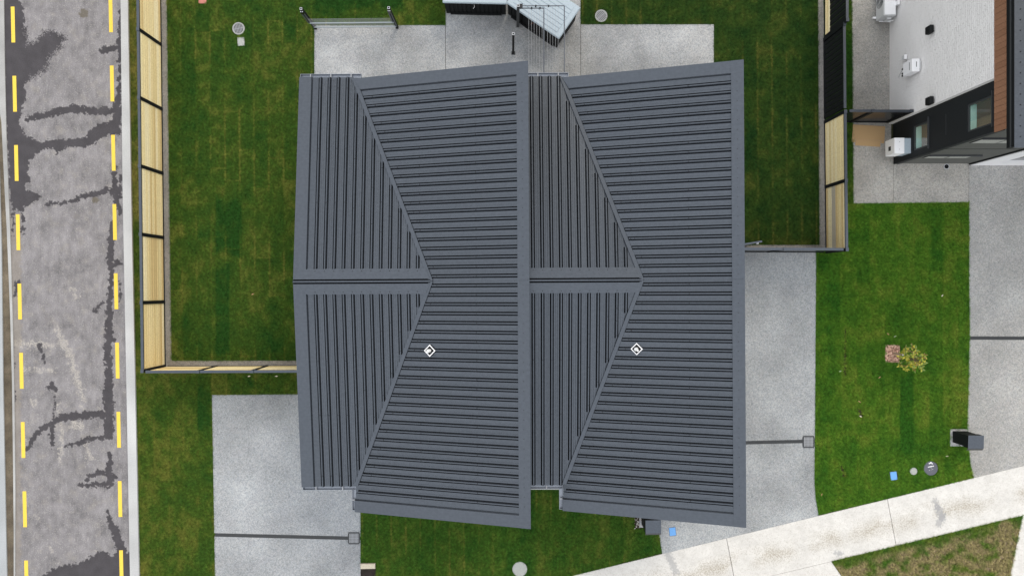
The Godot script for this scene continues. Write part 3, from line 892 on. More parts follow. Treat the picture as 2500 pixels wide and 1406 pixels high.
func roof_vent(house: Node3D, u: float, v: float, xl: float, xh: float, lean: float) -> void:
	var s := 1.57 / (xh - xl)
	var h := 2.7
	var p := Vector3.ZERO
	for i in 6:
		p = g(u, v, h)
		h = 2.7 + s * (p.x - xl) + RIB_H
	p.z += p.x * TILT
	p.x -= p.z * TILT
	var n := Node3D.new()
	n.name = numbered("vent_pipe", house)
	house.add_child(n)
	n.position = p
	n.rotation.z = atan(s)
	var f := mb()
	var r0 := 0.175
	for i in 4:
		var a := Vector3(cos(TAU * i / 4.0), 0, sin(TAU * i / 4.0))
		var b := Vector3(cos(TAU * (i + 1) / 4.0), 0, sin(TAU * (i + 1) / 4.0))
		hull(f, [a * r0 + Vector3(0, 0.016, 0), b * r0 + Vector3(0, 0.016, 0), b * (r0 - 0.036) + Vector3(0, 0.016, 0), a * (r0 - 0.036) + Vector3(0, 0.016, 0)],
			[a * r0, b * r0, b * (r0 - 0.036), a * (r0 - 0.036)])
	put("flashing_frame", f.commit(), M.white, n)
	f = mb()
	hull(f, [Vector3(0.135, 0.008, 0), Vector3(0, 0.008, 0.135), Vector3(-0.135, 0.008, 0), Vector3(0, 0.008, -0.135)], [Vector3(0.135, 0.0, 0), Vector3(0, 0.0, 0.135), Vector3(-0.135, 0.0, 0), Vector3(0, 0.0, -0.135)])
	put("rubber_boot", f.commit(), M.black, n)
	put("pipe", tube_mesh(Vector3(0, 0.008, 0), Vector3(-0.01, 0.09, 0), 0.048, 16), M.white, n)
	put("cap", tube_mesh(Vector3(-0.01, 0.09, 0), Vector3(-0.01, 0.105, 0), 0.052, 16), M.white_dull, n)
	put("clip", box_mesh(Vector3(-0.02, 0, -0.02), Vector3(0.02, 0.11, 0.02)), M.white, n, Vector3(-0.05 * absf(lean), 0.01, 0.04) if lean < 0 else Vector3(0.04, 0.01, 0.04))
func make_house() -> void:
	var house := thing("duplex_house", "pair of joined units under a dark grey ribbed metal roof with two low gables", "house")
	house.rotation.y = TILT
	make_unit(house, -6.255, true, -4.68, 0.455, -5.656)
	make_unit(house, 0.47, false, 1.50, 6.38, 0.613)
	roof_vent(house, 1049, 856, -4.68, 0.455, -1.0)
	roof_vent(house, 1555, 852, 1.50, 6.38, 1.0)

# ---------------------------------------------------------------- the house next door
func neighbour() -> void:
	var t := thing("two_storey_house", "two storey house with white brick wall, black cladding and brown boards under the eave", "house", Vector3(12.65, 0, -4.16))
	var o := Vector3(-12.65, 0, 4.16)
	var XB := 12.65
	# brick skin over a mortar backing
	var z_end := -5.52
	var z_far := -11.2
	var bk := put("brick_wall", box_mesh(Vector3(XB + 0.012, 0, z_far) + o, Vector3(XB + 0.12, 5.21, z_end - 0.004) + o), M.mortar, t)
	var ch := 0.0827
	var bl := 0.29
	var bm := box_mesh(Vector3(-0.004, 0.004, 0.0035), Vector3(0.012, ch - 0.008, bl - 0.0035))
	var half := box_mesh(Vector3(-0.004, 0.004, 0.0035), Vector3(0.012, ch - 0.008, bl / 2 - 0.0035))
	var rest := mb()
	var made := 0
	for i in range(62, -1, -1):
		var shift := bl / 2 if i % 2 == 1 else 0.0
		var z := z_end - shift
		if shift > 0.0:
			if made < 298:
				put("brick", half, M.brick[rng.randi() % 4], bk, Vector3(XB, i * ch, z_end - bl / 2) + o)
				made += 1
			else: box(rest, Vector3(XB - 0.004, i * ch + 0.004, z_end - bl / 2 + 0.004) + o, Vector3(XB + 0.012, (i + 1) * ch - 0.004, z_end - 0.004) + o)
		while z > z_far + bl:
			z -= bl
			if made < 298 and z > -8.9:
				put("brick", bm, M.brick[rng.randi() % 4], bk, Vector3(XB, i * ch, z) + o)
				made += 1
			else: box(rest, Vector3(XB - 0.004, i * ch + 0.004, z + 0.0035) + o, Vector3(XB + 0.012, (i + 1) * ch - 0.008, z + bl - 0.0035) + o)
	tag(put("bricks", rest.commit(), M.brick[0], bk), "", "", "", "stuff")
	put("brick_wall_end", box_mesh(Vector3(XB - 0.03, 0, z_end) + o, Vector3(XB + 0.12, 5.21, z_end + 0.03) + o), M.brick[0], t)
	# black clad wall with two windows let into it
	var XK := 12.78
	var zc := -4.16
	var zw0 := -5.14
	var zw1 := -4.36
	var rows := [[0.0, 1.2, 0], [1.2, 2.05, 1], [2.05, 3.9, 0], [3.9, 4.98, 2], [4.98, 5.2, 0]]
	for r in rows:
		if r[2] == 0:
			put("black_cladding", box_mesh(Vector3(XK, r[0] + 0.001, z_end + 0.03) + o, Vector3(XK + 0.16, r[1] - 0.001, zc) + o), M.cladding, t)
			continue
		put("black_cladding", box_mesh(Vector3(XK, r[0], z_end + 0.03) + o, Vector3(XK + 0.16, r[1], zw0) + o), M.cladding, t)
		put("black_cladding", box_mesh(Vector3(XK, r[0], zw1) + o, Vector3(XK + 0.16, r[1], zc) + o), M.cladding, t)
		var w := put("window", box_mesh(Vector3(XK + 0.02, r[0], zw0 + 0.001) + o, Vector3(XK + 0.07, r[0] + 0.045, zw1 - 0.001) + o), M.charcoal, t)
		put("frame", box_mesh(Vector3(XK + 0.02, r[1] - 0.045, zw0 + 0.001) + o, Vector3(XK + 0.07, r[1] - 0.001, zw1 - 0.001) + o), M.charcoal, w)
		put("frame", box_mesh(Vector3(XK + 0.02, r[0] + 0.046, zw0 + 0.001) + o, Vector3(XK + 0.07, r[1] - 0.046, zw0 + 0.045) + o), M.charcoal, w)
		put("frame", box_mesh(Vector3(XK + 0.02, r[0] + 0.046, zw1 - 0.045) + o, Vector3(XK + 0.07, r[1] - 0.046, zw1 - 0.001) + o), M.charcoal, w)
		put("pane", box_mesh(Vector3(XK + 0.04, r[0] + 0.046, zw0 + 0.046) + o, Vector3(XK + 0.046, r[1] - 0.046, zw1 - 0.046) + o), M.glass, w)
		put("sill", box_mesh(Vector3(XK + 0.071, r[0] + 0.01, zw0 + 0.001) + o, Vector3(XK + 0.24, r[0] + 0.05, zw1 - 0.001) + o), M.sill, w)
		put("head_flashing", box_mesh(Vector3(XK - 0.05, r[1] + 0.005, zw0 - 0.10) + o, Vector3(XK - 0.001, r[1] + 0.03, zw1 + 0.08) + o), M.charcoal, w)
		for q in [[XK + 0.162, XK + 2.0, zw0 - 0.36, zw0 - 0.31, -0.25, 0.3], [XK + 0.162, XK + 2.0, zw1 + 0.105, zw1 + 0.15, -0.25, 0.3], [XK + 2.0, XK + 2.05, zw0 - 0.36, zw1 + 0.15, -0.25, 0.3]]:
			put("room_wall", box_mesh(Vector3(q[0], r[0] + q[4], q[2]) + o, Vector3(q[1], r[1] + q[5], q[3]) + o), M.plaster, w)
		put("room_ceiling", box_mesh(Vector3(XK + 0.162, r[1] + 0.301, zw0 - 0.36) + o, Vector3(XK + 2.05, r[1] + 0.34, zw1 + 0.15) + o), M.plaster, w)
		put("room_floor", box_mesh(Vector3(XK + 0.162, r[0] - 0.25, zw0 - 0.305) + o, Vector3(XK + 1.99, r[0] - 0.2, zw1 + 0.10) + o), M.floor_wood, w)
	put("panel_joint", box_mesh(Vector3(XK - 0.006, 2.92, z_end + 0.4) + o, Vector3(XK - 0.001, 2.935, -4.5) + o), M.charcoal, t)
	# brown upright boards under the eave
	var bz := -11.2
	var bb := plank_mesh(0.50, 0.156, 0.03, true)
	while bz < -4.2:
		put("cladding_board", bb, M.brown[rng.randi() % 3], t, Vector3(XB + 0.02, 5.215 + 0.25, bz + 0.08) + o, PI / 2)
		bz += 0.162
	# south face: dark grey sheet, two windows, then the white part
	var zs := -4.16
	put("grey_cladding", box_mesh(Vector3(XK + 0.161, 0, zs - 0.2) + o, Vector3(15.30, 5.6, zs) + o), M.cladding_grey, t)
	put("corner_trim", box_mesh(Vector3(XK + 0.001, 0, zs + 0.001) + o, Vector3(XK + 0.17, 5.2, zs + 0.02) + o), M.cladding, t)
	for w in [[13.1, 14.5, 1.15, 1.62], [13.1, 14.6, 3.5, 4.15]]:
		var n := put("window", box_mesh(Vector3(w[0], w[2], zs + 0.001) + o, Vector3(w[1], w[3], zs + 0.02) + o), M.charcoal, t)
		var mid: float = (w[0] + w[1]) / 2
		for q in [[w[0] + 0.03, mid - 0.03], [mid + 0.03, w[1] - 0.03]]:
			put("pane", box_mesh(Vector3(q[0], w[2] + 0.03, zs + 0.021) + o, Vector3(q[1], w[3] - 0.03, zs + 0.026) + o), M.curtain, n)
		put("head_flashing", box_mesh(Vector3(w[0] - 0.05, w[3] + 0.004, zs + 0.001) + o, Vector3(w[1] + 0.2, w[3] + 0.03, zs + 0.06) + o), M.charcoal, n)
	put("panel_joint", box_mesh(Vector3(XK + 0.2, 2.55, zs + 0.001) + o, Vector3(15.28, 2.565, zs + 0.007) + o), M.black, t)
	put("black_pilaster", box_mesh(Vector3(15.30, 0, zs - 0.1) + o, Vector3(15.36, 5.6, zs + 0.04) + o), M.cladding, t)
	put("white_wall", box_mesh(Vector3(15.361, 0, zs - 0.1) + o, Vector3(21.0, 0.55, zs + 0.06) + o), M.white, t)
	put("white_wall", box_mesh(Vector3(15.361, 0.551, zs - 0.1) + o, Vector3(15.98, 5.6, zs + 0.06) + o), M.white, t)
	put("white_wall", box_mesh(Vector3(15.981, 2.5, zs - 0.1) + o, Vector3(21.0, 5.6, zs + 0.06) + o), M.white, t)
	put("glazing", box_mesh(Vector3(15.981, 0.551, zs - 0.08) + o, Vector3(21.0, 2.499, zs - 0.02) + o), M.glass_dark, t)
	# roof edge, gutter line and roof sheet rising to the east
	put("fascia", box_mesh(Vector3(XB - 0.02, 5.72, z_far) + o, Vector3(XB + 0.10, 5.985, -3.56) + o), M.black, t)
	put("gutter_lip", box_mesh(Vector3(XB - 0.035, 5.86, z_far) + o, Vector3(XB - 0.021, 5.90, -3.55) + o), M.charcoal, t)
	put("soffit", box_mesh(Vector3(XB + 0.101, 5.72, z_far) + o, Vector3(21.0, 5.76, -3.58) + o), M.cladding, t)
	var hf := func(x: float, _z: float) -> float: return 5.99 + (x - XB + 12.65 * 0.0) * 0.10
	var st := mb()
	A_plate(st, hf, XB - 0.01, 21.0, z_far, -3.52, o)
	var rs := put("roof_sheet", st.commit(), M.flashing, t)
	for k in 28:
		var z := -3.75 - 0.267 * k
		var rt := mb()
		hull(rt, [Vector3(XB + 0.28, 6.05 + 0.026, z - 0.018) + o, Vector3(21.0, 6.05 + 0.86, z - 0.018) + o, Vector3(21.0, 6.05 + 0.86, z + 0.018) + o, Vector3(XB + 0.28, 6.05 + 0.026, z + 0.018) + o],
			[Vector3(XB + 0.28, 6.012 + 0.026, z - 0.038) + o, Vector3(21.0, 6.012 + 0.82, z - 0.038) + o, Vector3(21.0, 6.012 + 0.82, z + 0.038) + o, Vector3(XB + 0.28, 6.012 + 0.026, z + 0.038) + o])
		put("rib", rt.commit(), M.roof, rs)
	put("gable_fascia", box_mesh(Vector3(XB + 0.101, 5.765, -3.60) + o, Vector3(21.0, 5.985, -3.575) + o), M.black, t)
	var sc := mb()
	for k in 26: box(sc, Vector3(XB + 0.12, 6.0, -3.8 - 0.267 * k - 0.012) + o, Vector3(XB + 0.145, 6.025, -3.8 - 0.267 * k + 0.012) + o)
	tag(put("roof_screws", sc.commit(), M.screw, rs), "", "", "", "stuff")
func A_plate(st: SurfaceTool, hf: Callable, x0: float, x1: float, z0: float, z1: float, o: Vector3) -> void:
	var A := []
	var B := []
	for p in [[x0, z0], [x1, z0], [x1, z1], [x0, z1]]:
		A.append(Vector3(p[0], hf.call(p[0], p[1]) + 0.006, p[1]) + o)
		B.append(Vector3(p[0], hf.call(p[0], p[1]), p[1]) + o)
	hull(st, A, B)

# ---------------------------------------------------------------- small things
func storage_shed(called: String, label: String) -> Node3D:      # front along +z, origin at the middle of the base
	var t := thing(called, label, "storage box", Vector3.ZERO, "low black storage sheds with pale lids")
	var W := 2.02
	var D := 1.18
	var Hh := 0.98
	put("plinth", box_mesh(Vector3(-W / 2 + 0.16, 0, -D / 2 + 0.1), Vector3(W / 2 - 0.16, 0.09, D / 2 + 0.02)), M.black, t)
	put("body", box_mesh(Vector3(-W / 2 + 0.05, 0.03, -D / 2 + 0.05), Vector3(W / 2 - 0.05, Hh, D / 2 - 0.05)), M.black, t)
	var fm := mb()
	hull(fm, [Vector3(-0.045, Hh - 0.02, D / 2 - 0.022), Vector3(0.045, Hh - 0.02, D / 2 - 0.022), Vector3(0.058, Hh - 0.02, D / 2 - 0.049), Vector3(-0.058, Hh - 0.02, D / 2 - 0.049)],
		[Vector3(-0.045, 0.1, D / 2 - 0.022), Vector3(0.045, 0.1, D / 2 - 0.022), Vector3(0.058, 0.1, D / 2 - 0.049), Vector3(-0.058, 0.1, D / 2 - 0.049)])
	var slat := fm.commit()
	for side in [-1, 1]:
		var dr := put("door", box_mesh(Vector3(-0.42, 0.1, D / 2 - 0.049), Vector3(0.42, Hh - 0.03, D / 2 - 0.04)), M.black, t, Vector3(side * 0.43, 0, 0))
		for k in 6: put("slat", slat, M.black, dr, Vector3(-0.345 + 0.138 * k, 0, 0))
	for side in [-1, 1]:
		put("corner_post", box_mesh(Vector3(-0.065, 0.03, D / 2 - 0.12), Vector3(0.065, Hh - 0.01, D / 2 - 0.015)), M.black, t, Vector3(side * (W / 2 - 0.085), 0, 0))
		for k in 6:
			put("side_slat", box_mesh(Vector3(-0.012, 0.08, -0.075), Vector3(0.012, Hh - 0.02, 0.075)), M.black, t, Vector3(side * (W / 2 - 0.037), 0, -D / 2 + 0.18 + 0.165 * k))
	var lid := mb()
	soft_box(lid, Vector3(-W / 2 - 0.02, Hh + 0.002, -D / 2 - 0.02), Vector3(W / 2 + 0.02, Hh + 0.055, D / 2 + 0.03), 0.03)
	var top := put("lid", lid.commit(), M.lid_top, t)
	var pl := mb()
	soft_box(pl, Vector3(-W / 2 + 0.16, 0, -0.064), Vector3(W / 2 - 0.16, 0.013, 0.064), 0.006)
	var pm := pl.commit()
	for k in 7: put("lid_plank", pm, M.lid_top, top, Vector3(0, Hh + 0.0552, -0.42 + 0.14 * k))
	return t
func letterbox(at: Vector3, label: String, turn: float) -> void:
	var t := thing("letterbox", label, "letterbox", at, "charcoal letterboxes")
	t.rotation.y = turn
	var st := mb()
	hull(st, [Vector3(-0.235, 0.62, -0.2), Vector3(0.235, 0.62, -0.2), Vector3(0.235, 0.62, 0.17), Vector3(-0.235, 0.62, 0.17)], [Vector3(-0.235, 0.02, -0.2), Vector3(0.235, 0.02, -0.2), Vector3(0.235, 0.02, 0.17), Vector3(-0.235, 0.02, 0.17)])
	put("pillar", st.commit(), M.black, t)
	st = mb()
	hull(st, [Vector3(-0.245, 0.88, -0.22), Vector3(0.245, 0.88, -0.22), Vector3(0.245, 0.86, 0.19), Vector3(-0.245, 0.86, 0.19)], [Vector3(-0.245, 0.621, -0.22), Vector3(0.245, 0.621, -0.22), Vector3(0.245, 0.621, 0.19), Vector3(-0.245, 0.621, 0.19)])
	put("box", st.commit(), M.black, t)
	st = mb()
	hull(st, [Vector3(-0.252, 0.892, -0.228), Vector3(0.252, 0.892, -0.228), Vector3(0.252, 0.872, 0.2), Vector3(-0.252, 0.872, 0.2)], [Vector3(-0.252, 0.881, -0.228), Vector3(0.252, 0.881, -0.228), Vector3(0.252, 0.861, 0.2), Vector3(-0.252, 0.861, 0.2)])
	put("lid", st.commit(), M.flashing, t)
	st = mb()
	hull(st, [Vector3(-0.252, 0.871, 0.2005), Vector3(0.252, 0.871, 0.2005), Vector3(0.252, 0.80, 0.27), Vector3(-0.252, 0.80, 0.27)], [Vector3(-0.252, 0.855, 0.195), Vector3(0.252, 0.855, 0.195), Vector3(0.252, 0.785, 0.262), Vector3(-0.252, 0.785, 0.262)])
	put("slot_hood", st.commit(), M.charcoal, t)
func round_drain(u: float, v: float, r: float, label: String, turn: float) -> void:
	var p := g(u, v)
	var t := thing("lawn_drain", label, "drain", p + Vector3(0, 0.012, 0), "round lawn drains")
	holes.append([Vector2(p.x, p.z), r + 0.02])
	t.rotation.y = turn
	put("rim", ring_mesh(r * 0.84, r, -0.02, 0.022), M.lid_pale, t)
	var st := mb()
	disc(st, r * 0.86, -0.016, -0.012)
	put("sump", st.commit(), M.drain_plastic, t)
	for k in 7:
		var x := (k - 3) * r * 0.24
		var l := sqrt(maxf(0.0, r * r * 0.72 - x * x))
		put("bar", box_mesh(Vector3(-r * 0.045, 0.0, -l), Vector3(r * 0.045, 0.016, l)), M.grate, t, Vector3(x, 0, 0))
	put("cross_bar", box_mesh(Vector3(-r * 0.85, 0.0165, -r * 0.05), Vector3(r * 0.85, 0.021, r * 0.05)), M.grate, t)
func channel_drain(a: Vector3, b: Vector3, wide: float, label: String) -> void:
	var t := thing("channel_drain", label, "drain", a)
	var d := b - a
	t.rotation.y = atan2(-d.z, d.x)
	var l := Vector2(d.x, d.z).length()
	put("channel", box_mesh(Vector3(-0.05, -0.034, -wide / 2 + 0.002), Vector3(l + 0.1, -0.030, wide / 2 - 0.002)), M.drain_plastic, t)
	for s in [-1, 1]: put("edge", box_mesh(Vector3(0, -0.029, s * (wide / 2 - 0.008) - 0.007), Vector3(l, 0.004, s * (wide / 2 - 0.008) + 0.007)), M.charcoal, t)
	var bar := box_mesh(Vector3(-0.014, -0.010, -wide / 2 + 0.016), Vector3(0.014, 0.002, wide / 2 - 0.016))
	var n := int(l / 0.042)
	for k in mini(n, 150): put("slat", bar, M.charcoal, t, Vector3((k + 0.5) * l / n, 0, 0))
func sump_grate(u: float, v: float, wx: float, wz: float, label: String) -> void:
	var t := thing("sump_grate", label, "drain", g(u, v) + Vector3(0, 0.031, 0), "square sump grates at the ends of the channel drains")
	put("pit", box_mesh(Vector3(-wx / 2, 0, -wz / 2), Vector3(wx / 2, 0.003, wz / 2)), M.drain_plastic, t)
	for s in [-1, 1]:
		put("frame", box_mesh(Vector3(-wx / 2, 0.0035, s * wz / 2 - 0.02), Vector3(wx / 2, 0.016, s * wz / 2 + 0.02)), M.charcoal, t)
		put("frame", box_mesh(Vector3(s * wx / 2 - 0.02, 0.0035, -wz / 2 + 0.021), Vector3(s * wx / 2 + 0.02, 0.016, wz / 2 - 0.021)), M.charcoal, t)
	for k in 7: put("bar", box_mesh(Vector3(-0.011, 0.0035, -wz / 2 + 0.021), Vector3(0.011, 0.013, wz / 2 - 0.021)), M.grate, t, Vector3((k - 3) * wx / 8.0, 0, 0))
	for k in 3: put("cross_bar", box_mesh(Vector3(-wx / 2 + 0.021, 0.0135, -0.006), Vector3(wx / 2 - 0.021, 0.0165, 0.006)), M.grate, t, Vector3(0, 0, (k - 1) * wz / 4.0))
func clothesline_folded() -> void:
	var p0 := g(771, 70)
	var p1 := g(970, 68)
	var t := thing("folding_clothesline", "folded down clothesline between two black posts at the lawn edge", "clothesline", p0, "clotheslines")
	var d := p1 - p0
	t.rotation.y = atan2(-d.z, d.x)
	var l := d.length()
	for x in [0.0, l]:
		var p := put("post", box_mesh(Vector3(-0.04, 0.0, -0.04), Vector3(0.04, 1.72, 0.04)), M.black, t, Vector3(x, 0, 0))
		put("post_rim", ring4(0.036, 0.026, 1.721, 1.73), M.bright, p)
		put("bracket", box_mesh(Vector3(-0.045, 1.50, 0.041), Vector3(0.045, 1.66, 0.10)), M.black_gloss, p)
		put("arm", box_mesh(Vector3(-0.028, 0.30, 0.042), Vector3(0.0, 1.50, 0.075)), M.arm, t, Vector3(x + 0.035, 0, 0))
		put("arm", box_mesh(Vector3(-0.028, 0.75, 0.078), Vector3(0.0, 1.50, 0.10)), M.arm, t, Vector3(x - 0.02, 0, 0))
		for k in 2: put("bolt", box_mesh(Vector3(-0.012, 0, -0.012), Vector3(0.012, 0.012, 0.012)), M.bright, p, Vector3(-0.025 + 0.05 * k, 1.661, 0.07))
	put("front_bar", tube_mesh(Vector3(0, 0.30, 0.06), Vector3(l, 0.30, 0.06), 0.021), M.arm_pale, t)
	put("back_bar", tube_mesh(Vector3(0, 0.75, 0.09), Vector3(l, 0.75, 0.09), 0.021), M.arm_pale, t)
	for k in 8: put("wire", tube_mesh(Vector3(0.02, 0, 0), Vector3(l - 0.02, 0, 0), 0.0042, 5), M.wire, t, Vector3(0, (0.38 + 0.07 * k) if k < 4 else (0.86 + 0.08 * (k - 4)), 0.06 if k < 4 else 0.09))
func ring4(r1: float, r0: float, y0: float, y1: float) -> ArrayMesh:
	var st := mb()
	for s in [-1, 1]:
		box(st, Vector3(-r1, y0, minf(s * r0, s * r1)), Vector3(r1, y1, maxf(s * r0, s * r1)))
		box(st, Vector3(minf(s * r0, s * r1), y0, -r0), Vector3(maxf(s * r0, s * r1), y1, r0))
	return st.commit()
func clothesline_open() -> void:
	var p0 := g(1264, 64)
	var t := thing("folding_clothesline", "opened clothesline with taut wires reaching over a storage shed to the eave", "clothesline", p0, "clotheslines")
	var hh := 1.74
	var a := g(1328, 17, hh) - p0
	var b := g(1378, 12, hh) - p0
	var s := g(1265, 13, hh) - p0
	s.y = hh
	var far := 2.62
	for z in [0.0, far]:
		var p := put("post", box_mesh(Vector3(-0.045, 0, -0.045), Vector3(0.045, hh + 0.03, 0.045)), M.charcoal, t, Vector3(0, 0, z))
		put("post_rim", ring4(0.04, 0.03, hh + 0.031, hh + 0.038), M.bright, p)
		put("bracket", box_mesh(Vector3(0.046, hh - 0.10, -0.06), Vector3(0.14, hh + 0.02, 0.06)), M.black_gloss, p)
	for z in [0.0, far]:
		var zz: float = z
		var dz := 0.06 if z == 0.0 else -0.06
		put("long_arm", tube_mesh(Vector3(0.10, hh, zz), Vector3(b.x, hh, zz), 0.017), M.arm, t)
		put("short_arm", tube_mesh(Vector3(0.10, hh - 0.03, zz + dz), Vector3(a.x, hh - 0.03, zz + dz), 0.020), M.arm, t)
		for q in [[0.55, 0.0], [0.95, 0.0], [0.42, dz], [0.68, dz]]: put("clamp", box_mesh(Vector3(-0.018, hh - 0.055, -0.024), Vector3(0.018, hh + 0.02, 0.024)), M.black, t, Vector3(q[0], -0.01 if q[1] != 0.0 else 0.0, zz + q[1]))
	put("long_bar", tube_mesh(Vector3(b.x, hh, 0), Vector3(b.x, hh, far), 0.016), M.arm, t)
	put("short_bar", tube_mesh(Vector3(a.x, hh - 0.03, 0.06), Vector3(a.x, hh - 0.03, far - 0.06), 0.017), M.arm, t)
	for k in 12:
		var x := 0.33 + 0.083 * k
		if absf(x - a.x) < 0.03: continue
		var y := hh - 0.03 if x < a.x else hh
		put("wire", tube_mesh(Vector3(x, y, 0.06 if x < a.x else 0.0), Vector3(x, y, far - (0.06 if x < a.x else 0.0)), 0.0042, 5), M.wire, t)
func young_tree() -> void:
	var p := g(2181, 866)
	var t := thing("young_tree", "small young tree with yellow green leaves staked in a mulch square", "tree", p)
	var r := RandomNumberGenerator.new()
	r.seed = 21
	put("trunk", tube_mesh(Vector3(0.02, 0, 0.05), Vector3(0.22, 1.15, 0.06), 0.016, 7), M.bark, t)
	var crown := Node3D.new()
	crown.name = "crown"
	t.add_child(crown)
	var leafm := []
	for c: Color in [Color(0.20, 0.23, 0.018), Color(0.30, 0.31, 0.02), Color(0.11, 0.17, 0.016), Color(0.38, 0.34, 0.03), Color(0.17, 0.12, 0.02)]:
		var m := mat(c.linear_to_srgb(), 0.45)
		m.backlight = Color(0.3, 0.3, 0.1)
		leafm.append(m)
	var st := mb()
	for q in [[0.0, 0.035, 0.010], [0.035, 0.075, 0.012], [0.075, 0.12, 0.0]]:
		var y0 := 0.02 * sin(q[0] * 25.0)
		var y1 := 0.02 * sin(q[1] * 25.0)
		var w0 := 0.026 * sin(PI * clampf(q[0] / 0.12, 0, 1)) + 0.002
		var w1 := 0.026 * sin(PI * clampf(q[1] / 0.12, 0, 1)) + 0.001
		for s in [-1, 1]:
			tri(st, Vector3(q[0], y0, 0), Vector3(q[0], y0 + 0.006, s * w0), Vector3(q[1], y1 + 0.006, s * w1), Vector3.UP)
			tri(st, Vector3(q[0], y0, 0), Vector3(q[1], y1 + 0.006, s * w1), Vector3(q[1], y1, 0), Vector3.UP)
	var leaf := st.commit()
	for i in 26:
		var a := TAU * i * 0.381 + r.randf() * 0.5
		var y0 := r.randf_range(0.35, 0.95)
		var reach := r.randf_range(0.12, 0.36) * (1.15 - absf(y0 - 0.65) * 0.6)
		var from := Vector3(lerpf(0.02, 0.20, y0), y0 * 1.12, 0.055)
		var tip := from + Vector3(cos(a) * reach, r.randf_range(0.12, 0.34), sin(a) * reach)
		put("branch", tube_mesh(from, tip, 0.006, 5), M.bark, t)
		for k in r.randi_range(7, 10):
			var o := put("leaf", leaf, leafm[r.randi() % leafm.size()], crown, from.lerp(tip, 1.0 - 0.16 * (k % 4) * r.randf()))
			o.rotation = Vector3(r.randf_range(-0.4, 0.4), a + TAU * k * 0.37 + r.randf(), r.randf_range(-0.1, 0.75))
			o.scale = Vector3.ONE * r.randf_range(0.75, 1.25)
	put("support_stake", box_mesh(Vector3(-0.025, 0, -0.025), Vector3(0.025, 0.58, 0.025)), M.stake, t, Vector3(0.03, 0, -0.05))
	put("stake_top", box_mesh(Vector3(-0.024, 0.5805, -0.024), Vector3(0.024, 0.586, 0.024)), M.white, t, Vector3(0.03, 0, -0.05))
func scatter(called: String, label: String, category: String, pts: PackedVector2Array, n: int, cols: Array, size: Vector3, y: float, seed_no: int) -> void:
	var r := RandomNumberGenerator.new()
	r.seed = seed_no
	var lo := pts[0]
	var hi := pts[0]
	for p in pts:
		lo = lo.min(p)
		hi = hi.max(p)
	var mm := MultiMesh.new()
	mm.transform_format = MultiMesh.TRANSFORM_3D
	mm.use_colors = true
	mm.mesh = box_mesh(-size / 2, size / 2)
	var list := []
	while list.size() < n:
		var p := Vector2(r.randf_range(lo.x, hi.x), r.randf_range(lo.y, hi.y))
		if Geometry2D.is_point_in_polygon(p, pts): list.append(p)
	mm.instance_count = n
	for i in n:
		var b := Basis.from_euler(Vector3(r.randf_range(-0.4, 0.4), r.randf() * TAU, r.randf_range(-0.4, 0.4))).scaled(Vector3.ONE * r.randf_range(0.5, 1.4))
		mm.set_instance_transform(i, Transform3D(b, Vector3(list[i].x, y + r.randf() * 0.012, list[i].y)))
		var c: Color = cols[r.randi() % cols.size()]
		mm.set_instance_color(i, c * r.randf_range(0.7, 1.2))
	var o := MultiMeshInstance3D.new()
	o.name = numbered(called, self)
	o.multimesh = mm
	o.material_override = vcol(null, 1.0)
	add_child(o)
	tag(o, label, category, "", "stuff")

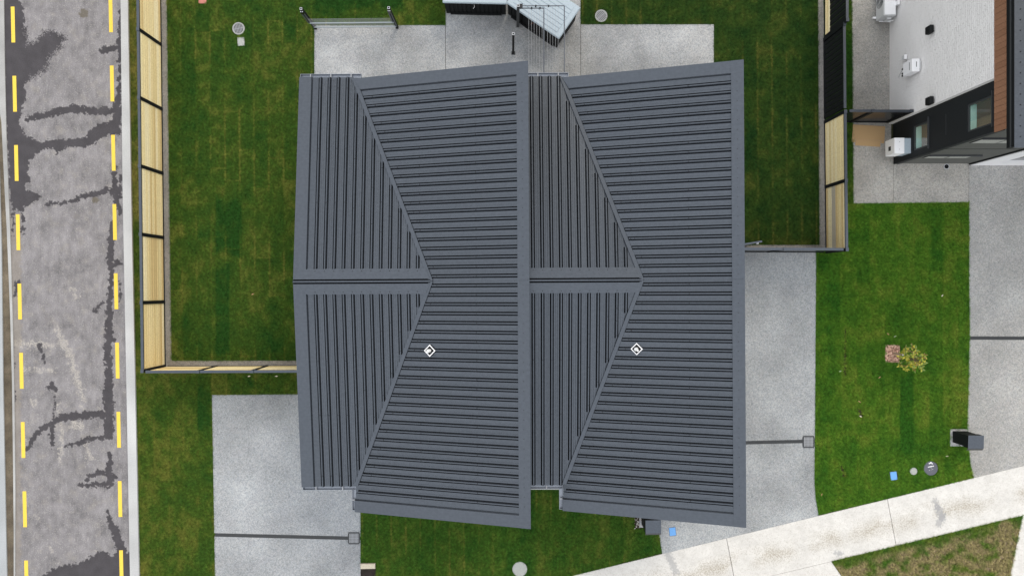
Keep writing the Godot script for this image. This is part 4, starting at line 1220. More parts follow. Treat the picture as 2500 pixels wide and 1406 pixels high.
func _ready() -> void:
	rng.seed = 4
	nz.seed = 11
	nz.noise_type = FastNoiseLite.TYPE_SIMPLEX_SMOOTH
	nz.frequency = 0.05
	nz.fractal_octaves = 3
	nf.seed = 23
	nf.noise_type = FastNoiseLite.TYPE_SIMPLEX_SMOOTH
	nf.frequency = 0.05
	nf.fractal_octaves = 2
	# ---- camera, sky, sun, exposure
	var cam := Camera3D.new()
	cam.name = "camera"
	add_child(cam)
	cam.position = Vector3(0, CAM_H, 0)
	cam.rotation_degrees = Vector3(-90, 0, 0)
	cam.fov = rad_to_deg(2.0 * atan(703.0 / FOCAL))
	cam.far = 400.0
	cam.current = true
	var env := Environment.new()
	env.background_mode = Environment.BG_SKY
	env.tonemap_mode = Environment.TONE_MAPPER_LINEAR
	env.tonemap_exposure = 1.56
	env.sdfgi_enabled = true
	env.ssao_enabled = true
	env.ssil_enabled = true
	var psm := ProceduralSkyMaterial.new()      # an even, high overcast, brightest overhead
	psm.sky_top_color = lin(0.93, 0.965, 1.0)
	psm.sky_horizon_color = lin(0.92, 0.935, 0.95)
	psm.sky_curve = 1.0
	psm.ground_horizon_color = lin(0.30, 0.30, 0.28)
	psm.ground_bottom_color = lin(0.2, 0.2, 0.18)
	psm.sun_angle_max = 1.0
	var sky := Sky.new()
	sky.sky_material = psm
	env.sky = sky
	var we := WorldEnvironment.new()
	we.name = "world_environment"
	we.environment = env
	add_child(we)
	var sun := DirectionalLight3D.new()         # the sun behind cloud, high to the upper right
	sun.name = "sun"
	sun.light_energy = 0.42
	sun.light_color = Color(1.0, 0.965, 0.91)
	sun.light_angular_distance = 30.0
	sun.shadow_enabled = true
	add_child(sun)
	sun.look_at_from_position(Vector3(0.42, 0.80, -0.85), Vector3.ZERO, Vector3.UP)
	make_materials()
	make_tuft()

	# ---- the ground and what is laid on it
	var big := mb()
	for q in [[-1, -1], [0, -1], [-1, 0], [0, 0]]:
		var a := Vector3(q[0] * 150.0, -0.006, q[1] * 150.0)
		big.set_color(Color(0.06, 0.062, 0.03))
		tri(big, a, a + Vector3(150, 0, 0), a + Vector3(150, 0, 150), Vector3.UP)
		big.set_color(Color(0.06, 0.062, 0.03))
		tri(big, a, a + Vector3(150, 0, 150), a + Vector3(0, 0, 150), Vector3.UP)
	struct(put("ground", big.commit(), M.soil, self))
	var road := put("road", slab(poly([-6, -70, 298, -70, 302, 480, 311, 940, 322, 1480, 20, 1480, 32, 940, 18, 480, 4, 0]), 0.004, Color.WHITE, 0.0, 1.0, 1.2), road_material(), self)
	struct(road)
	for i in 10:                        # broken yellow lines along both edges of the lane
		var v := -132.0 + 169.0 * i + 148.0
		var u := 30.0 + (v - 50.0) * 0.0243
		for q in [[u + 1.0, v, 5.0], [269.5 + (v - 40.0) * 0.0193, v - 25.0, 5.0]]:
			var c := g(q[0], q[1] + 44.0)
			if c.z < -11.0 or c.z > 11.0: continue
			put("yellow_dash", box_mesh(Vector3(-0.062, 0.0, -0.60), Vector3(0.062, 0.0045, 0.60)), M.yellow, road, Vector3(c.x, 0.0044, c.z), 0.021)
	struct(put("kerb", slab(poly([296, -70, 313, -70, 322.5, 480, 332, 940, 343, 1480, 321, 1480, 311, 940, 302, 480]), 0.10, Color(0.49, 0.495, 0.505), 0.10, 2.0, 0.14, Color(0.05, 0.05, 0.05), 0.13, 3.0), M.cement, self))
	struct(put("kerb", slab(poly([-40, -70, 8, -70, 11, 160, 15, 330, 20, 470, 24, 560, 30, 760, 34, 940, 35, 1010, 36, 1100, 37, 1200, 36, 1480, 33, 1480, 33, 1300, 31, 1100, 29, 940, 24, 760, 16, 560, 11, 470, 3, 300, -8, 230, -40, 200]), 0.03, Color(0.40, 0.40, 0.40), 0.14, 1.6, 0.10, Color(0, 0, 0), 0.05, 8.0), M.cement, self))
	struct(put("dirt_verge", slab(poly([-40, 200, -8, 230, 3, 300, 11, 470, 16, 560, 24, 760, 29, 940, 31, 1100, 33, 1300, 33, 1480, 19, 1480, 15, 1300, 8, 940, 4, 600, -2, 400, -40, 250]), 0.008, Color(0.145, 0.120, 0.088), 0.3, 0.8, 0.08, Color(0.05, 0.04, 0.03), 0.02, 5.0), M.soil, self))
	struct(put("pavement", slab(poly([-60, 250, -2, 400, 4, 600, 8, 940, 15, 1300, 19, 1480, -60, 1480]), 0.05, Color(0.40, 0.42, 0.44), 0.08, 2.0, 0.16, Color(0, 0, 0), 0.07, 6.0), M.cement, self))
	# exposed-aggregate patio, drives and mowing strips
	var pc := Color(0.385, 0.395, 0.41)
	for q in [[767, 62, 1087, 62, 1087, 350, 767, 350], [1088, -60, 1417.4, -60, 1417.4, 350, 1088, 350], [1418.4, 60, 1743, 60, 1743, 350, 1418.4, 350]]:
		struct(put("patio", slab(poly(q), 0.03, pc, 0.20, 2.2, 0.16, Color(0.03, 0.02, 0.0), 0.06, float(q[0]) * 0.001), M.aggregate, self))
	for piece in cut(poly([517, 964, 880, 961, 880, 1490, 526, 1490]), g2(525, 1305), g2(851, 1313), 0.114):
		struct(put("driveway", slab(piece, 0.03, Color(0.365, 0.38, 0.40), 0.16, 2.8, 0.2, Color(0.03, 0.03, 0.03), 0.06, 31.0), M.aggregate, self))
	for piece in cut(poly([1640, 615, 1993, 616, 1990, 1060, 1988.5, 1170, 1991, 1210, 1999, 1259, 1617, 1353, 1610, 1308, 1604, 1230, 1590, 1150, 1640, 1150]), g2(1700, 1083), g2(1960, 1077), 0.114):
		struct(put("driveway", slab(piece, 0.03, Color(0.385, 0.40, 0.415), 0.16, 2.8, 0.2, Color(0.03, 0.03, 0.03), 0.06, 47.0), M.aggregate, self))
	var nc := Color(0.42, 0.405, 0.38)
	struct(put("neighbour_path", slab(poly([2079, -70, 2082, 270, 2083.5, 497, 2181.5, 496, 2181.5, 380, 2176, 380, 2176, -70]), 0.03, nc, 0.15, 1.8, 0.16, Color(0.03, 0.02, 0.01), 0.06, 51.0), M.aggregate, self))
	struct(put("neighbour_path", slab(poly([2182.2, 496, 2365.6, 494, 2365.6, 380, 2182.2, 380]), 0.03, nc * 1.04, 0.14, 1.8, 0.16, Color(0.03, 0.02, 0.01), 0.06, 52.0), M.aggregate, self))
	for piece in cut(poly([2366.4, 380, 2366.4, 700, 2368, 800, 2365, 940, 2362, 1045, 2366, 1100, 2370, 1135, 2378, 1170, 2560, 1126, 2760, 1078, 2760, 380]), g2(2367, 825), g2(2620, 826), 0.114):
		struct(put("neighbour_driveway", slab(piece, 0.03, Color(0.415, 0.41, 0.40), 0.14, 2.4, 0.2, Color(0.02, 0.015, 0.01), 0.06, 53.0), M.aggregate, self))
	var mc := Color(0.275, 0.262, 0.25)
	struct(put("mowing_strip", slab(poly([391, -70, 406, -70, 413, 480, 418.5, 880, 800, 880, 800, 897, 401, 897, 396, 480]), 0.028, mc, 0.12, 1.2, 0.12, Color(0, 0, 0), 0.05, 61.0), M.aggregate, self))
	struct(put("mowing_strip", slab(poly([1997, -70, 2010, -70, 2014.5, 300, 2017, 608, 1700, 608, 1700, 598, 2001, 598, 1999, 300]), 0.028, mc * 1.12, 0.12, 1.2, 0.12, Color(0, 0, 0), 0.05, 62.0), M.aggregate, self))
	# pale concrete footpath and the crossing below it
	var pm := path_material()
	var top_edge := func(u: float) -> float: return 1406.0 - (u - 1395.0) * 0.2435
	for q in [[1100.0, 1773.4, 1100.0, 1795.0], [1774.6, 2166.0, 1796.2, 2187.6], [2167.2, 2760.0, 2188.8, 2760.0]]:
		var low := func(u: float) -> float: return 1369.5 - (u - 2031.0) * 0.2395
		struct(put("footpath", slab(poly([q[0], top_edge.call(q[0]), q[1], top_edge.call(q[1]), q[3], low.call(q[3]), q[2], low.call(q[2])]), 0.034, Color.WHITE, 0.0, 1.0, 1.0, Color(0, 0, 0), 0.07), pm, self))
	struct(put("crossing", slab(poly([1500, 1497, 2030, 1370.6, 2055, 1407, 2080, 1480, 1500, 1560]), 0.033, Color.WHITE, 0.0, 1.0, 1.0, Color(0, 0, 0), 0.07), pm, self))
	struct(put("crossing", slab(poly([2497, 1259, 2760, 1196, 2760, 1480, 2450, 1480, 2470, 1390]), 0.033, Color.WHITE, 0.0, 1.0, 1.0, Color(0, 0, 0), 0.07), pm, self))
	struct(put("porch_step", slab(poly([1180, 1090, 1372, 1090, 1372, 1194, 1180, 1194]), 0.06, Color(0.5, 0.5, 0.49), 0.05, 2.0), M.cement, self))

	# ---- drains, lids and marks set in the ground
	round_drain(582, 70, 0.205, "round barred lawn drain beside a pale square lid", 0.2)
	round_drain(1468, 39, 0.205, "round barred lawn drain beside a storage shed and patio", 0.7)
	var lid := put("square_lid", box_mesh(Vector3(-0.115, 0, -0.14), Vector3(0.115, 0.03, 0.14)), M.lid_pale, self, g(588, 102), 0.08)
	tag(lid, "pale square lid in the grass just below a round drain", "lid")
	holes.append([g2(588, 102), 0.14])
	lid = put("red_lid", box_mesh(Vector3(-0.13, 0, -0.12), Vector3(0.13, 0.03, 0.12)), M.red, self, g(494, 0))
	tag(lid, "red brick coloured lid cut by the top edge of the photo", "lid")
	holes.append([g2(494, 0), 0.15])
	var dm := mb()
	disc(dm, 0.25, 0, 0.03, 36, 0.008)
	lid = put("concrete_lid", dm.commit(), M.lid_pale, self, g(1269, 1389))
	tag(lid, "round speckled concrete lid in the front lawn near the bottom edge", "lid")
	holes.append([g2(1269, 1389), 0.255])
	dm = mb()
	disc(dm, 0.125, 0, 0.03, 28, 0.006)
	lid = put("pale_round_lid", dm.commit(), M.lid_pale, self, g(2231, 1150))
	tag(lid, "small pale round lid between a blue lid and a dark manhole cover", "lid")
	holes.append([g2(2231, 1150), 0.13])
	var mh := thing("manhole_cover", "dark grey round cover with white lettering in the lawn by the footpath", "manhole cover", g(2273, 1143))
	holes.append([g2(2273, 1143), 0.245])
	dm = mb()
	disc(dm, 0.24, 0, 0.03, 36, 0.008)
	put("cover", dm.commit(), M.lid_grey, mh)
	for q in [[-0.05, -0.165, 0.04, 0.03], [0.0, -0.19, 0.045, 0.05], [0.045, -0.16, 0.035, 0.03], [-0.085, -0.045, 0.03, 0.025], [-0.045, -0.055, 0.03, 0.03], [-0.005, -0.062, 0.03, 0.035], [0.035, -0.072, 0.035, 0.028], [0.08, -0.078, 0.03, 0.028], [0.01, -0.02, 0.02, 0.012], [0.06, 0.02, 0.015, 0.012], [-0.05, 0.06, 0.03, 0.008], [0.03, 0.04, 0.02, 0.008]]:
		put("white_mark", box_mesh(Vector3(q[0] - q[2] / 2, 0.0304, q[1] - q[3] / 2), Vector3(q[0] + q[2] / 2, 0.032, q[1] + q[3] / 2)), M.white, mh)
	for q in [[2182, 1161, "blue lid in the right lawn beside a small pale round lid"], [1642, 1297, "blue lid in the driveway concrete beside a letterbox"]]:
		var t := thing("blue_lid", q[2], "lid", g(q[0], q[1]) + Vector3(0, 0.012, 0), "blue water meter lids")
		t.rotation.y = 0.12
		put("cover", box_mesh(Vector3(-0.105, 0, -0.135), Vector3(0.105, 0.026, 0.135)), M.blue, t)
		put("rim", ring4x(0.117, 0.147, 0.012, 0.022), M.lid_grey, t)
		holes.append([g2(q[0], q[1]), 0.15])
	channel_drain(g(525, 1305) + Vector3(0, 0.031, 0), g(851, 1313) + Vector3(0, 0.031, 0), 0.115, "dark channel drain across the driveway at lower left")
	channel_drain(g(1700, 1083) + Vector3(0, 0.031, 0), g(1960, 1077) + Vector3(0, 0.031, 0), 0.115, "dark channel drain across the driveway right of the house")
	channel_drain(g(2367, 825) + Vector3(0, 0.031, 0), g(2620, 826) + Vector3(0, 0.031, 0), 0.115, "dark channel drain across the concrete at the right edge")
	sump_grate(864, 1313, 0.36, 0.36, "square sump grate at the end of the lower left channel drain")
	sump_grate(1974, 1078, 0.36, 0.36, "square sump grate beside the lawn right of the house")
	var fd := thing("floor_drain", "small round dark floor drain in concrete by the neighbouring house", "drain", g(2311, 407) + Vector3(0, 0.031, 0))
	dm = mb()
	disc(dm, 0.075, 0, 0.006)
	put("grate", dm.commit(), M.black, fd)
	put("rim", ring_mesh(0.075, 0.09, 0, 0.009), M.bright, fd)

	# ---- houses
	make_house()
	neighbour()

	# ---- fences
	var FH := 1.49
	var fa := g2(333.5, -96, FH)
	var fb := g2(346, 906, FH)
	var fl := fa.distance_to(fb)
	var fence_posts := []
	for i in 7: fence_posts.append(fl * i / 6.0)
	fence("timber_fence", "long pale timber board fence with black posts between the kerb and the left lawn", fa, fb, FH, fence_posts, Vector2(1, 0), ["boards"], "boundary fences")
	var ra := g2(349.5, 908, FH)
	var rb := g2(835, 906, FH)
	fence("timber_fence", "short pale timber fence from the left corner to the house", ra, rb, FH, [1.70, 3.40, 5.10], Vector2(0, -1), ["boards"], "boundary fences")
	var ka := g2(2070, -60, 1.62)
	var kb := g2(2070, 52, 1.62)
	fence("black_fence", "taller black steel fence panel with timber at its foot at the top edge", ka, kb, 1.62, [0.0, ka.distance_to(kb) - 0.05], Vector2(-1, 0), ["mixed"], "boundary fences")
	var kc := g2(2063, 58, FH)
	var kd := g2(2064.5, 268, FH)
	fence("black_fence", "black ribbed steel fence beside the narrow grass strip and neighbouring concrete", kc, kd, FH, [0.0], Vector2(-1, 0), ["black"], "boundary fences")
	var ke := g2(2065, 272, FH)
	var kf := g2(2069, 609, FH)
	var kl := ke.distance_to(kf)
	fence("timber_fence", "timber board fence with two bays between the right lawns", ke, kf, FH, [0.0, kl * 0.5, kl], Vector2(-1, 0), ["boards", "weathered"], "boundary fences")
	var ca := g2(2071, 270, FH)
	var cb := g2(2229, 271, FH)
	fence("black_fence", "glossy black cross fence reaching the neighbouring house", ca, cb, FH, [ca.distance_to(cb) * 0.39, ca.distance_to(cb) - 0.03], Vector2(0, 1), ["gloss"], "boundary fences")
	var ga := g2(1740, 607, FH)
	var gb := g2(2065, 608.5, FH)
	fence("black_fence", "dark fence with grey rail between the right lawn and the driveway", ga, gb, FH, [0.3, ga.distance_to(gb) - 1.9], Vector2(0, 1), ["gloss"], "boundary fences")
	var gate := thing("gate", "grey gate leaf standing ajar beside the house and right lawn", "gate", Vector3(g(1760, 606, 1.4).x, 0, g(1760, 606, 1.4).z))
	gate.rotation.y = 0.165
	put("leaf", box_mesh(Vector3(0, 0.06, -0.018), Vector3(1.31, 1.36, 0.018)), M.charcoal, gate)
	put("top_rail", box_mesh(Vector3(0, 1.361, -0.028), Vector3(1.33, 1.40, 0.028)), M.flashing, gate)
	put("latch", box_mesh(Vector3(1.26, 1.0, 0.019), Vector3(1.33, 1.06, 0.06)), M.bright, gate)

	# ---- garden things
	var s1 := storage_shed("storage_shed", "low black storage shed with pale lid and white tie on its doors at top edge")
	var c1 := g(1160, 8, 1.0)
	s1.position = Vector3(c1.x, 0.03, c1.z - 0.60)
	s1.rotation.y = -0.022
	var tie := put("cable_tie", tube_mesh(Vector3(-0.03, 0.86, 0.60), Vector3(-0.02, 0.70, 0.605), 0.008, 5), M.white, s1)
	tag(tie, "white plastic tie hanging on the doors")
	put("cable_tie", tube_mesh(Vector3(-0.02, 0.70, 0.605), Vector3(-0.07, 0.58, 0.62), 0.008, 5), M.white, s1)
	var s2 := storage_shed("storage_shed", "low black storage shed set diagonally under the clothesline wires")
	var fr := (g(1365, 95, 1.0) + g(1237, 7, 1.0)) * 0.5
	var along := (g(1365, 95, 1.0) - g(1237, 7, 1.0)).normalized()
	var back := Vector3(along.z, 0, -along.x)
	s2.position = Vector3(fr.x, 0.03, fr.z) + back * 0.60
	s2.rotation.y = atan2(-along.z, along.x)
	put("cord", tube_mesh(Vector3(0.02, 0.86, 0.60), Vector3(-0.06, 0.62, 0.61), 0.006, 5), M.red, s2)
	clothesline_folded()
	clothesline_open()
	var post := thing("steel_post", "slim black post standing alone on the patio near the diagonal shed", "post", g(1253, 130) + Vector3(0, 0.03, 0))
	put("shaft", box_mesh(Vector3(-0.036, 0.012, -0.036), Vector3(0.036, 1.80, 0.036)), M.black, post)
	put("base_plate", box_mesh(Vector3(-0.06, 0, -0.06), Vector3(0.06, 0.012, 0.06)), M.charcoal, post)
	put("top_cap", ring4(0.036, 0.026, 1.801, 1.82), M.bright, post)
	var lp := put("letterbox_pad", slab(poly([2320, 1047, 2362, 1047, 2362, 1089, 2320, 1089]), 0.035, Color(0.5, 0.5, 0.5), 0.05, 1.0, 0.2), M.aggregate, self)
	struct(lp)
	letterbox(g(2343, 1066.5), "charcoal letterbox on a pale pad between right lawn and neighbouring driveway", 0.0)
	struct(put("letterbox_pad", slab(poly([1561, 1225, 1602, 1225, 1602, 1287, 1561, 1287]), 0.035, Color(0.5, 0.5, 0.52), 0.05, 1.0, 0.2), M.aggregate, self))
	letterbox(g(1583, 1266), "charcoal letterbox at the front corner of the house eave", 0.02)
	struct(put("soil_bed", slab(poly([1548, 1215, 1561, 1215, 1561, 1290, 1548, 1290]), 0.012, Color(0.05, 0.038, 0.03), 0.4, 0.5, 0.1), M.soil, self))
	scatter("white_stones", "loose white stones on the dark soil beside the front letterbox", "stones", poly([1549, 1262, 1568, 1262, 1568, 1290, 1549, 1290]), 40, [Color(0.55, 0.53, 0.5), Color(0.42, 0.38, 0.34)], Vector3(0.028, 0.014, 0.018), 0.03, 9)
	struct(put("soil_bed", slab(poly([881, 1387, 917, 1387, 924, 1480, 881, 1480]), 0.01, Color(0.045, 0.036, 0.032), 0.4, 0.5, 0.1), M.soil, self))
	var edge := put("timber_edging", plank_mesh(0.49, 0.17, 0.1), M.timber_grey, self, g(899, 1380) + Vector3(0, 0.0, 0), 0.02)
	edge.rotation = Vector3(PI / 2, 0.02, 0)
	edge.position.y = 0.05
	tag(edge, "short weathered timber sleeper above a dark soil bed at bottom edge", "sleeper")
	struct(put("mulch_bed", slab(poly([2163, 842, 2196, 843, 2196, 884, 2163, 882]), 0.012, Color(0.16, 0.10, 0.07), 0.3, 0.5, 0.1), M.soil, self))
	scatter("bark_mulch", "square of pale bark chips under the young tree", "mulch", poly([2162, 842, 2197, 842, 2197, 885, 2162, 884]), 900, [Color(0.56, 0.35, 0.26), Color(0.42, 0.24, 0.18), Color(0.68, 0.48, 0.37), Color(0.20, 0.11, 0.08)], Vector3(0.045, 0.008, 0.014), 0.02, 3)
	young_tree()
	for q in [[2172, 853], [2187, 853], [2172, 873], [2187, 873], [2179, 863]]: holes.append([g2(q[0], q[1]), 0.16])
	for q in [[2330, 1057], [2352, 1057], [2330, 1079], [2352, 1079], [2341, 1068]]: holes.append([g2(q[0], q[1]), 0.15])
	var cardb := thing("cardboard_box", "flattened brown cardboard box lying on the concrete by the cross fence", "cardboard", Vector3(g(2120, 331).x, 0.032, g(2120, 331).z))
	cardb.rotation.y = -0.06
	put("panel", box_mesh(Vector3(-0.54, 0.012, -0.33), Vector3(0.54, 0.02, 0.14)), M.card, cardb)
	put("flap", box_mesh(Vector3(-0.42, 0.004, 0.143), Vector3(0.42, 0.011, 0.36)), M.card, cardb)
	put("flap", box_mesh(Vector3(0.44, 0.006, 0.143), Vector3(0.54, 0.012, 0.24)), M.card, cardb)
	put("flap", box_mesh(Vector3(-0.55, 0.0, 0.12), Vector3(-0.43, 0.0035, 0.26)), M.card, cardb)
	# equipment against the neighbouring wall
	var hp := thing("air_conditioner", "white outdoor air conditioning unit on the ground against the white brick wall", "air conditioner", Vector3(12.36, 0.03, -9.35))
	var hs := mb()
	soft_box(hs, Vector3(-0.20, 0.06, -0.45), Vector3(0.20, 0.58, 0.45), 0.02)
	put("casing", hs.commit(), M.white_dull, hp)
	put("top_panel", box_mesh(Vector3(-0.17, 0.5805, -0.42), Vector3(0.17, 0.590, 0.42)), M.white, hp)
	for k in 3: put("top_crease", box_mesh(Vector3(-0.11 + 0.09 * k, 0.5905, -0.33), Vector3(-0.07 + 0.09 * k, 0.596, 0.25)), M.white, hp)
	var fan := mb()
	for k in 5:
		for i in 24:
			var r1 := 0.05 + 0.04 * k
			tube(fan, Vector3(-0.206, 0.32 + r1 * sin(TAU * i / 24.0), -0.10 + r1 * cos(TAU * i / 24.0)), Vector3(-0.206, 0.32 + r1 * sin(TAU * (i + 1) / 24.0), -0.10 + r1 * cos(TAU * (i + 1) / 24.0)), 0.006, 4)
	put("fan_grille", fan.commit(), M.charcoal, hp)
	for q in [[-0.24, 0.33], [-0.24, -0.33], [0.16, 0.33]]: put("foot", box_mesh(Vector3(-0.06, 0, -0.03), Vector3(0.06, 0.06, 0.03)), M.white, hp, Vector3(q[0], 0, q[1]))
	put("valve_cover", box_mesh(Vector3(-0.02, 0.2, 0.451), Vector3(0.12, 0.42, 0.52)), M.white_dull, hp)
	put("pipe", tube_mesh(Vector3(0.08, 0.2, 0.50), Vector3(0.22, 0.36, 0.53), 0.018), M.white, hp)
	put("pipe", tube_mesh(Vector3(-0.12, 0.1, 0.47), Vector3(0.22, 0.2, 0.52), 0.018), M.white, hp)
	for q in [[2281, 71, "black box wall light on white brick between air conditioner and water heater"], [2283, 245, "black box wall light on white brick beside the black cladding"]]:
		var c := g(q[0], q[1], 2.55)
		var t := thing("wall_light", q[2], "wall light", Vector3(12.61, 2.38, c.z), "black wall lights on the white brick")
		var bs := mb()
		soft_box(bs, Vector3(-0.13, 0, -0.115), Vector3(0.0, 0.26, 0.115), 0.03)
		put("body", bs.commit(), M.black, t)
		put("lens", box_mesh(Vector3(-0.11, -0.008, -0.08), Vector3(-0.02, -0.0005, 0.08)), M.white_dull, t)
	var wh := thing("water_heater", "white wall hung water heater with black pipes on the brick wall", "water heater", Vector3(12.61, 1.36, g(2229, 165, 1.6).z))
	hs = mb()
	soft_box(hs, Vector3(-0.24, 0, -0.20), Vector3(-0.004, 0.52, 0.20), 0.012)
	put("casing", hs.commit(), M.white, wh)
	put("vent_slot", box_mesh(Vector3(-0.246, 0.36, -0.12), Vector3(-0.2405, 0.38, 0.12)), M.charcoal, wh)
	put("vent_slot", box_mesh(Vector3(-0.12, 0.5205, -0.10), Vector3(-0.10, 0.524, 0.06)), M.charcoal, wh)
	put("wall_bracket", box_mesh(Vector3(-0.03, 0.521, -0.12), Vector3(-0.004, 0.56, 0.14)), M.white_dull, wh)
	for z in [-0.08, 0.06, 0.13]: put("pipe", tube_mesh(Vector3(-0.15, -0.20, z), Vector3(-0.15, -0.001, z), 0.03), M.black, wh)
	put("hose", tube_mesh(Vector3(-0.15, -0.19, -0.08), Vector3(-0.05, -0.62, 0.05), 0.012), M.white_dull, wh)
	var jb := thing("junction_box", "small white junction box on brick above the water heater", "junction box", Vector3(12.61, 1.02, g(2210, 140, 1.1).z))
	put("box", box_mesh(Vector3(-0.09, 0, -0.07), Vector3(-0.004, 0.15, 0.07)), M.white, jb)
	put("lid", box_mesh(Vector3(-0.10, 0.01, -0.06), Vector3(-0.0905, 0.14, 0.06)), M.white_dull, jb)
	put("conduit", tube_mesh(Vector3(-0.045, -0.22, 0.0), Vector3(-0.045, -0.001, 0), 0.012), M.white, jb)
	jb = thing("junction_box", "small white wall box beside the air conditioner at top edge", "junction box", Vector3(12.61, 0.62, g(2193, 6, 0.7).z))
	put("box", box_mesh(Vector3(-0.08, 0, -0.07), Vector3(-0.004, 0.12, 0.07)), M.white, jb)
	put("conduit", tube_mesh(Vector3(-0.045, -0.3, 0.0), Vector3(-0.045, -0.001, 0), 0.012), M.white, jb)
	var eb := thing("equipment_box", "white metal equipment box with black screen on the black clad wall", "equipment box", Vector3(12.77, 0.56, g(2195, 357, 1.0).z))
	hs = mb()
	soft_box(hs, Vector3(-0.54, 0, -0.25), Vector3(-0.22, 0.56, 0.25), 0.008)
	put("casing", hs.commit(), M.white, eb)
	put("screen", box_mesh(Vector3(-0.546, 0.2, -0.02), Vector3(-0.5405, 0.34, 0.12)), M.black_gloss, eb)
	put("back_plate", box_mesh(Vector3(-0.219, 0.02, -0.24), Vector3(-0.004, 0.54, 0.24)), M.lid_top, eb)
	for z in [-0.12, 0.12]: put("screw", box_mesh(Vector3(-0.39, 0.5605, z - 0.012), Vector3(-0.37, 0.564, z + 0.012)), M.wire, eb)
	# fallen leaves and scraps
	var leafc := [mat(lin(0.40, 0.24, 0.12), 0.8), mat(lin(0.45, 0.42, 0.25), 0.8), mat(lin(0.30, 0.38, 0.2), 0.8), mat(lin(0.6, 0.55, 0.42), 0.8)]
	var lst := mb()
	tri(lst, Vector3(-0.06, 0.0, 0), Vector3(0, 0.008, 0.02), Vector3(0.06, 0.004, 0), Vector3.UP)
	tri(lst, Vector3(-0.06, 0.0, 0), Vector3(0, 0.008, -0.02), Vector3(0.06, 0.004, 0), Vector3.UP)
	var lm := lst.commit()
	var leaves := [[2300, 722, 0.9, 3, "pale fallen leaf in the right lawn below the concrete corner"], [2168, 815, -0.8, 0, "brown fallen leaf just above the mulch square"], [2185, 821, 0.5, 2, "green fallen leaf just above the mulch square"], [2147, 921, 0.6, 0, "brown fallen leaf in grass below the mulch square"],
		[2051, 906, 0.3, 2, "pale green fallen leaf left of the young tree"], [2098, 980, -0.6, 0, "reddish fallen leaf in the middle of the right lawn"], [2101, 1016, -0.5, 3, "pale curled leaf by the bare earth patch in the right lawn"], [2312, 1113, 0.1, 1, "yellow fallen leaf below the right letterbox"],
		[2006, 1207, 1.3, 0, "brown fallen leaf beside the curved end of the driveway"], [617, 718, 0.4, 0, "reddish leaf in the left lawn"], [608, 918, 0.2, 3, "pale scrap in grass below the short timber fence"], [675, 918, 0.1, 3, "larger pale scrap in grass near the house below the fence"]]
	for q in leaves:
		var o := put("fallen_leaf", lm, leafc[q[3]], self, g(q[0], q[1]) + Vector3(0, 0.040, 0), q[2])
		tag(o, q[4], "leaf", "fallen leaves on the grass")

	# ---- grass
	var left := {"seam": g2(445, 700).x, "deep": Color(0.023, 0.076, 0.013), "mid": Color(0.058, 0.108, 0.016), "straw": Color(0.160, 0.172, 0.034), "dry": 0.42, "rolls": 0.26, "ends": 0.35, "at": 0.0,
		"lush": lush([[525, 470, 592, 640, 0.45], [525, 640, 562, 885, 0.40], [483, 250, 519, 420, 0.2], [770, -60, 985, 32, 0.6], [430, 830, 760, 885, 0.12]])}
	lawn("lawn_grass", "left back lawn of laid turf rolls with straw coloured seams", poly([406, -70, 1088, -70, 1088, 62, 767, 62, 767, 330, 830, 330, 830, 880, 418, 880, 413, 480]), left)
	var strip := {"seam": 0.0, "roll": 5.0, "deep": Color(0.035, 0.075, 0.013), "mid": Color(0.075, 0.11, 0.018), "straw": Color(0.21, 0.185, 0.045), "dry": 0.5, "at": 50.0}
	lawn("kerb_grass", "narrow grass strip between the kerb and the long timber fence", poly([313.5, -70, 337, -70, 400, -70, 392, -70, 397, 480, 402, 897, 334, 910, 332, 940, 323, 480]), strip)
	var fl2 := {"seam": g2(445, 700).x, "deep": Color(0.024, 0.078, 0.013), "mid": Color(0.062, 0.112, 0.016), "straw": Color(0.16, 0.165, 0.032), "dry": 0.54, "rolls": 0.2, "seams": 0.2, "at": 90.0, "lush": lush([[480, 915, 515, 1060, 0.35], [585, 925, 660, 964, 0.35]])}
	lawn("front_grass", "lawn strip between the kerb and the left driveway", poly([332, 898, 830, 898, 830, 961, 517, 964, 526, 1480, 343, 1480, 332, 940]), fl2)
	var front := {"seam": g2(987, 1300).x, "deep": Color(0.028, 0.092, 0.013), "mid": Color(0.060, 0.125, 0.017), "straw": Color(0.155, 0.17, 0.032), "dry": 0.42, "rolls": 0.26, "ends": 0.2, "at": 140.0, "lush": lush([[1268, 1190, 1305, 1340, 0.2], [1235, 1340, 1300, 1410, 0.3]])}
	lawn("front_grass", "front lawn below the house down to the pale footpath", poly([880.5, 1195, 1180, 1195, 1372, 1195, 1548, 1180, 1548, 1291, 1600, 1290, 1610, 1308, 1616, 1348, 1395, 1406, 1150, 1466, 924, 1466, 917, 1372, 881, 1372]), front)
	var yard := {"seam": g2(1817, 300).x, "deep": Color(0.015, 0.048, 0.011), "mid": Color(0.036, 0.072, 0.013), "straw": Color(0.115, 0.125, 0.026), "dry": 0.40, "rolls": 0.18, "seams": 0.6, "at": 200.0, "lush": lush([[1820, 290, 1852, 420, 0.25], [1935, 380, 2002, 600, 0.16]])}
	lawn("lawn_grass", "dark back lawn between the house and the right boundary fence", poly([1417.5, -70, 1997, -70, 1999, 300, 2001, 598, 1700, 598, 1700, 350, 1743, 350, 1743, 60, 1417.5, 60]), yard)
	var outer := {"seam": g2(2160, 800).x, "deep": Color(0.034, 0.118, 0.013), "mid": Color(0.078, 0.175, 0.017), "straw": Color(0.165, 0.22, 0.030), "dry": 0.44, "rolls": 0.3, "seams": 0.15, "at": 260.0, "lush": lush([[2195, 910, 2230, 1120, 0.4], [2272, 498, 2306, 660, 0.3], [1996, 610, 2052, 830, 0.25], [2300, 860, 2370, 1050, -0.3], [2280, 1120, 2380, 1200, -0.25]]), "tall": 1.15}
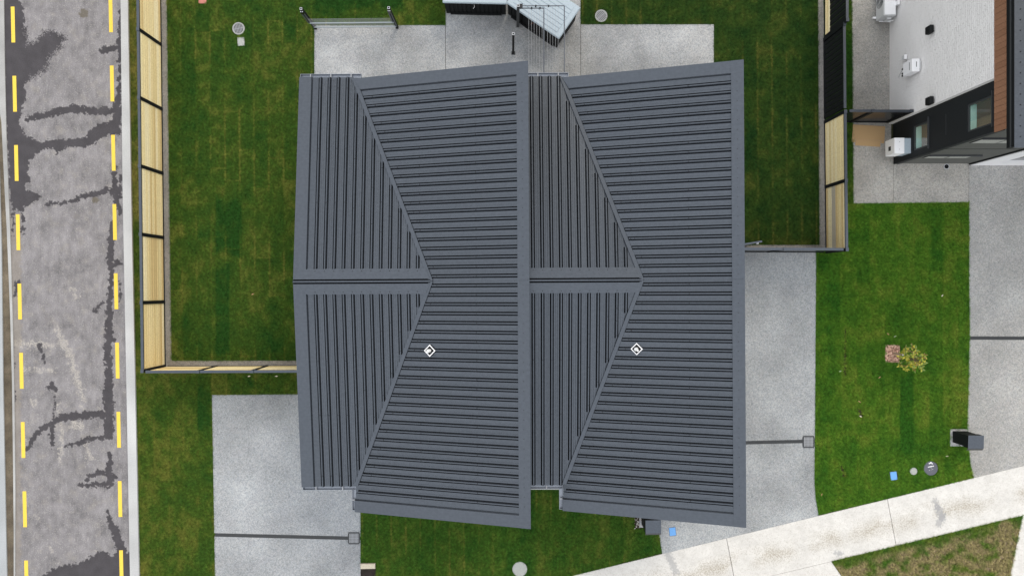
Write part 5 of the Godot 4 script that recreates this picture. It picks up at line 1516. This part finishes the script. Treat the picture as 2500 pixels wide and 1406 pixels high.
	outer.bare = func(p: Vector2) -> float:
		var q := Vector2(p.x * FOCAL / CAM_H + 1250.0, p.y * FOCAL / CAM_H + 703.0)
		var d := minf(minf(capsule(q, Vector2(2064, 795), Vector2(2063, 915), 2.0, 4.0), capsule(q, Vector2(2098, 1000), Vector2(2102, 1015), 4.0, 7.0)), capsule(q, Vector2(2055, 1140), Vector2(2062, 1160), 3.0, 5.0))
		return clampf((1.5 - d - nf.get_noise_2d(q.x * 3.0, q.y * 3.0) * 3.0) / 5.0, 0.0, 0.9)
	lawn("lawn_grass", "bright green lawn with a young tree between driveway and neighbouring concrete", poly([1993.5, 616, 2067, 616, 2060, 498, 2366, 494, 2366, 700, 2368, 800, 2365, 940, 2362, 1045, 2366, 1100, 2370, 1135, 2377, 1166, 1998, 1255, 1991, 1210, 1989, 1170, 1990.5, 1060]), outer)
	var narrow := {"seam": 0.0, "roll": 5.0, "deep": Color(0.026, 0.085, 0.012), "mid": Color(0.055, 0.12, 0.016), "straw": Color(0.12, 0.15, 0.03), "dry": 0.3, "at": 300.0, "tall": 1.3}
	lawn("strip_grass", "narrow grass strip between the right fence and the neighbouring concrete", poly([2012, -70, 2079, -70, 2082, 270, 2083.5, 497.5, 2060, 498, 2016, 400]), narrow)
	var verge := {"seam": 0.0, "roll": 9.0, "deep": Color(0.055, 0.135, 0.018), "mid": Color(0.13, 0.18, 0.03), "straw": Color(0.34, 0.28, 0.14), "dry": 0.45, "at": 350.0, "tall": 1.4, "thin": 0.6}
	verge.bare = func(p: Vector2) -> float:
		var q := Vector2(p.x * FOCAL / CAM_H + 1250.0, p.y * FOCAL / CAM_H + 703.0)
		var rim := (q.y - (1369.5 - (q.x - 2031.0) * 0.2395)) / 22.0
		var n := nz.get_noise_2d(q.x * 0.42 + 40.0, q.y * 0.5) * 1.5 + nf.get_noise_2d(q.x * 2.0, q.y * 2.0) * 0.3 + 0.66
		var d := capsule(q, Vector2(2455, 1290), Vector2(2450, 1385), 14.0, 7.0)
		return clampf(maxf(n * clampf(rim - 0.3, 0.0, 1.0), clampf(1.0 - d / 10.0, 0.0, 0.95)), 0.0, 0.96)
	struct(put("verge", slab(poly([2031, 1370, 2497, 1258.5, 2471, 1390, 2451, 1480, 2081, 1480, 2056, 1407]), 0.004, Color(0.33, 0.255, 0.165), 0.25, 1.0, 0.08, Color(0.10, 0.08, 0.06), 0.02, 71.0), M.soil, self))
	lawn("verge_grass", "patchy roadside grass with bare earth below the pale footpath", poly([2031, 1369, 2497, 1257.5, 2471, 1390, 2451, 1480, 2081, 1480, 2056, 1407]), verge)
func ring4x(rx: float, rz: float, t: float, y1: float) -> ArrayMesh:
	var st := mb()
	for s in [-1, 1]:
		box(st, Vector3(-rx, 0, s * (rz - t / 2) - t / 2), Vector3(rx, y1, s * (rz - t / 2) + t / 2))
		box(st, Vector3(s * (rx - t / 2) - t / 2, 0, -rz + t), Vector3(s * (rx - t / 2) + t / 2, y1, rz - t))
	return st.commit()
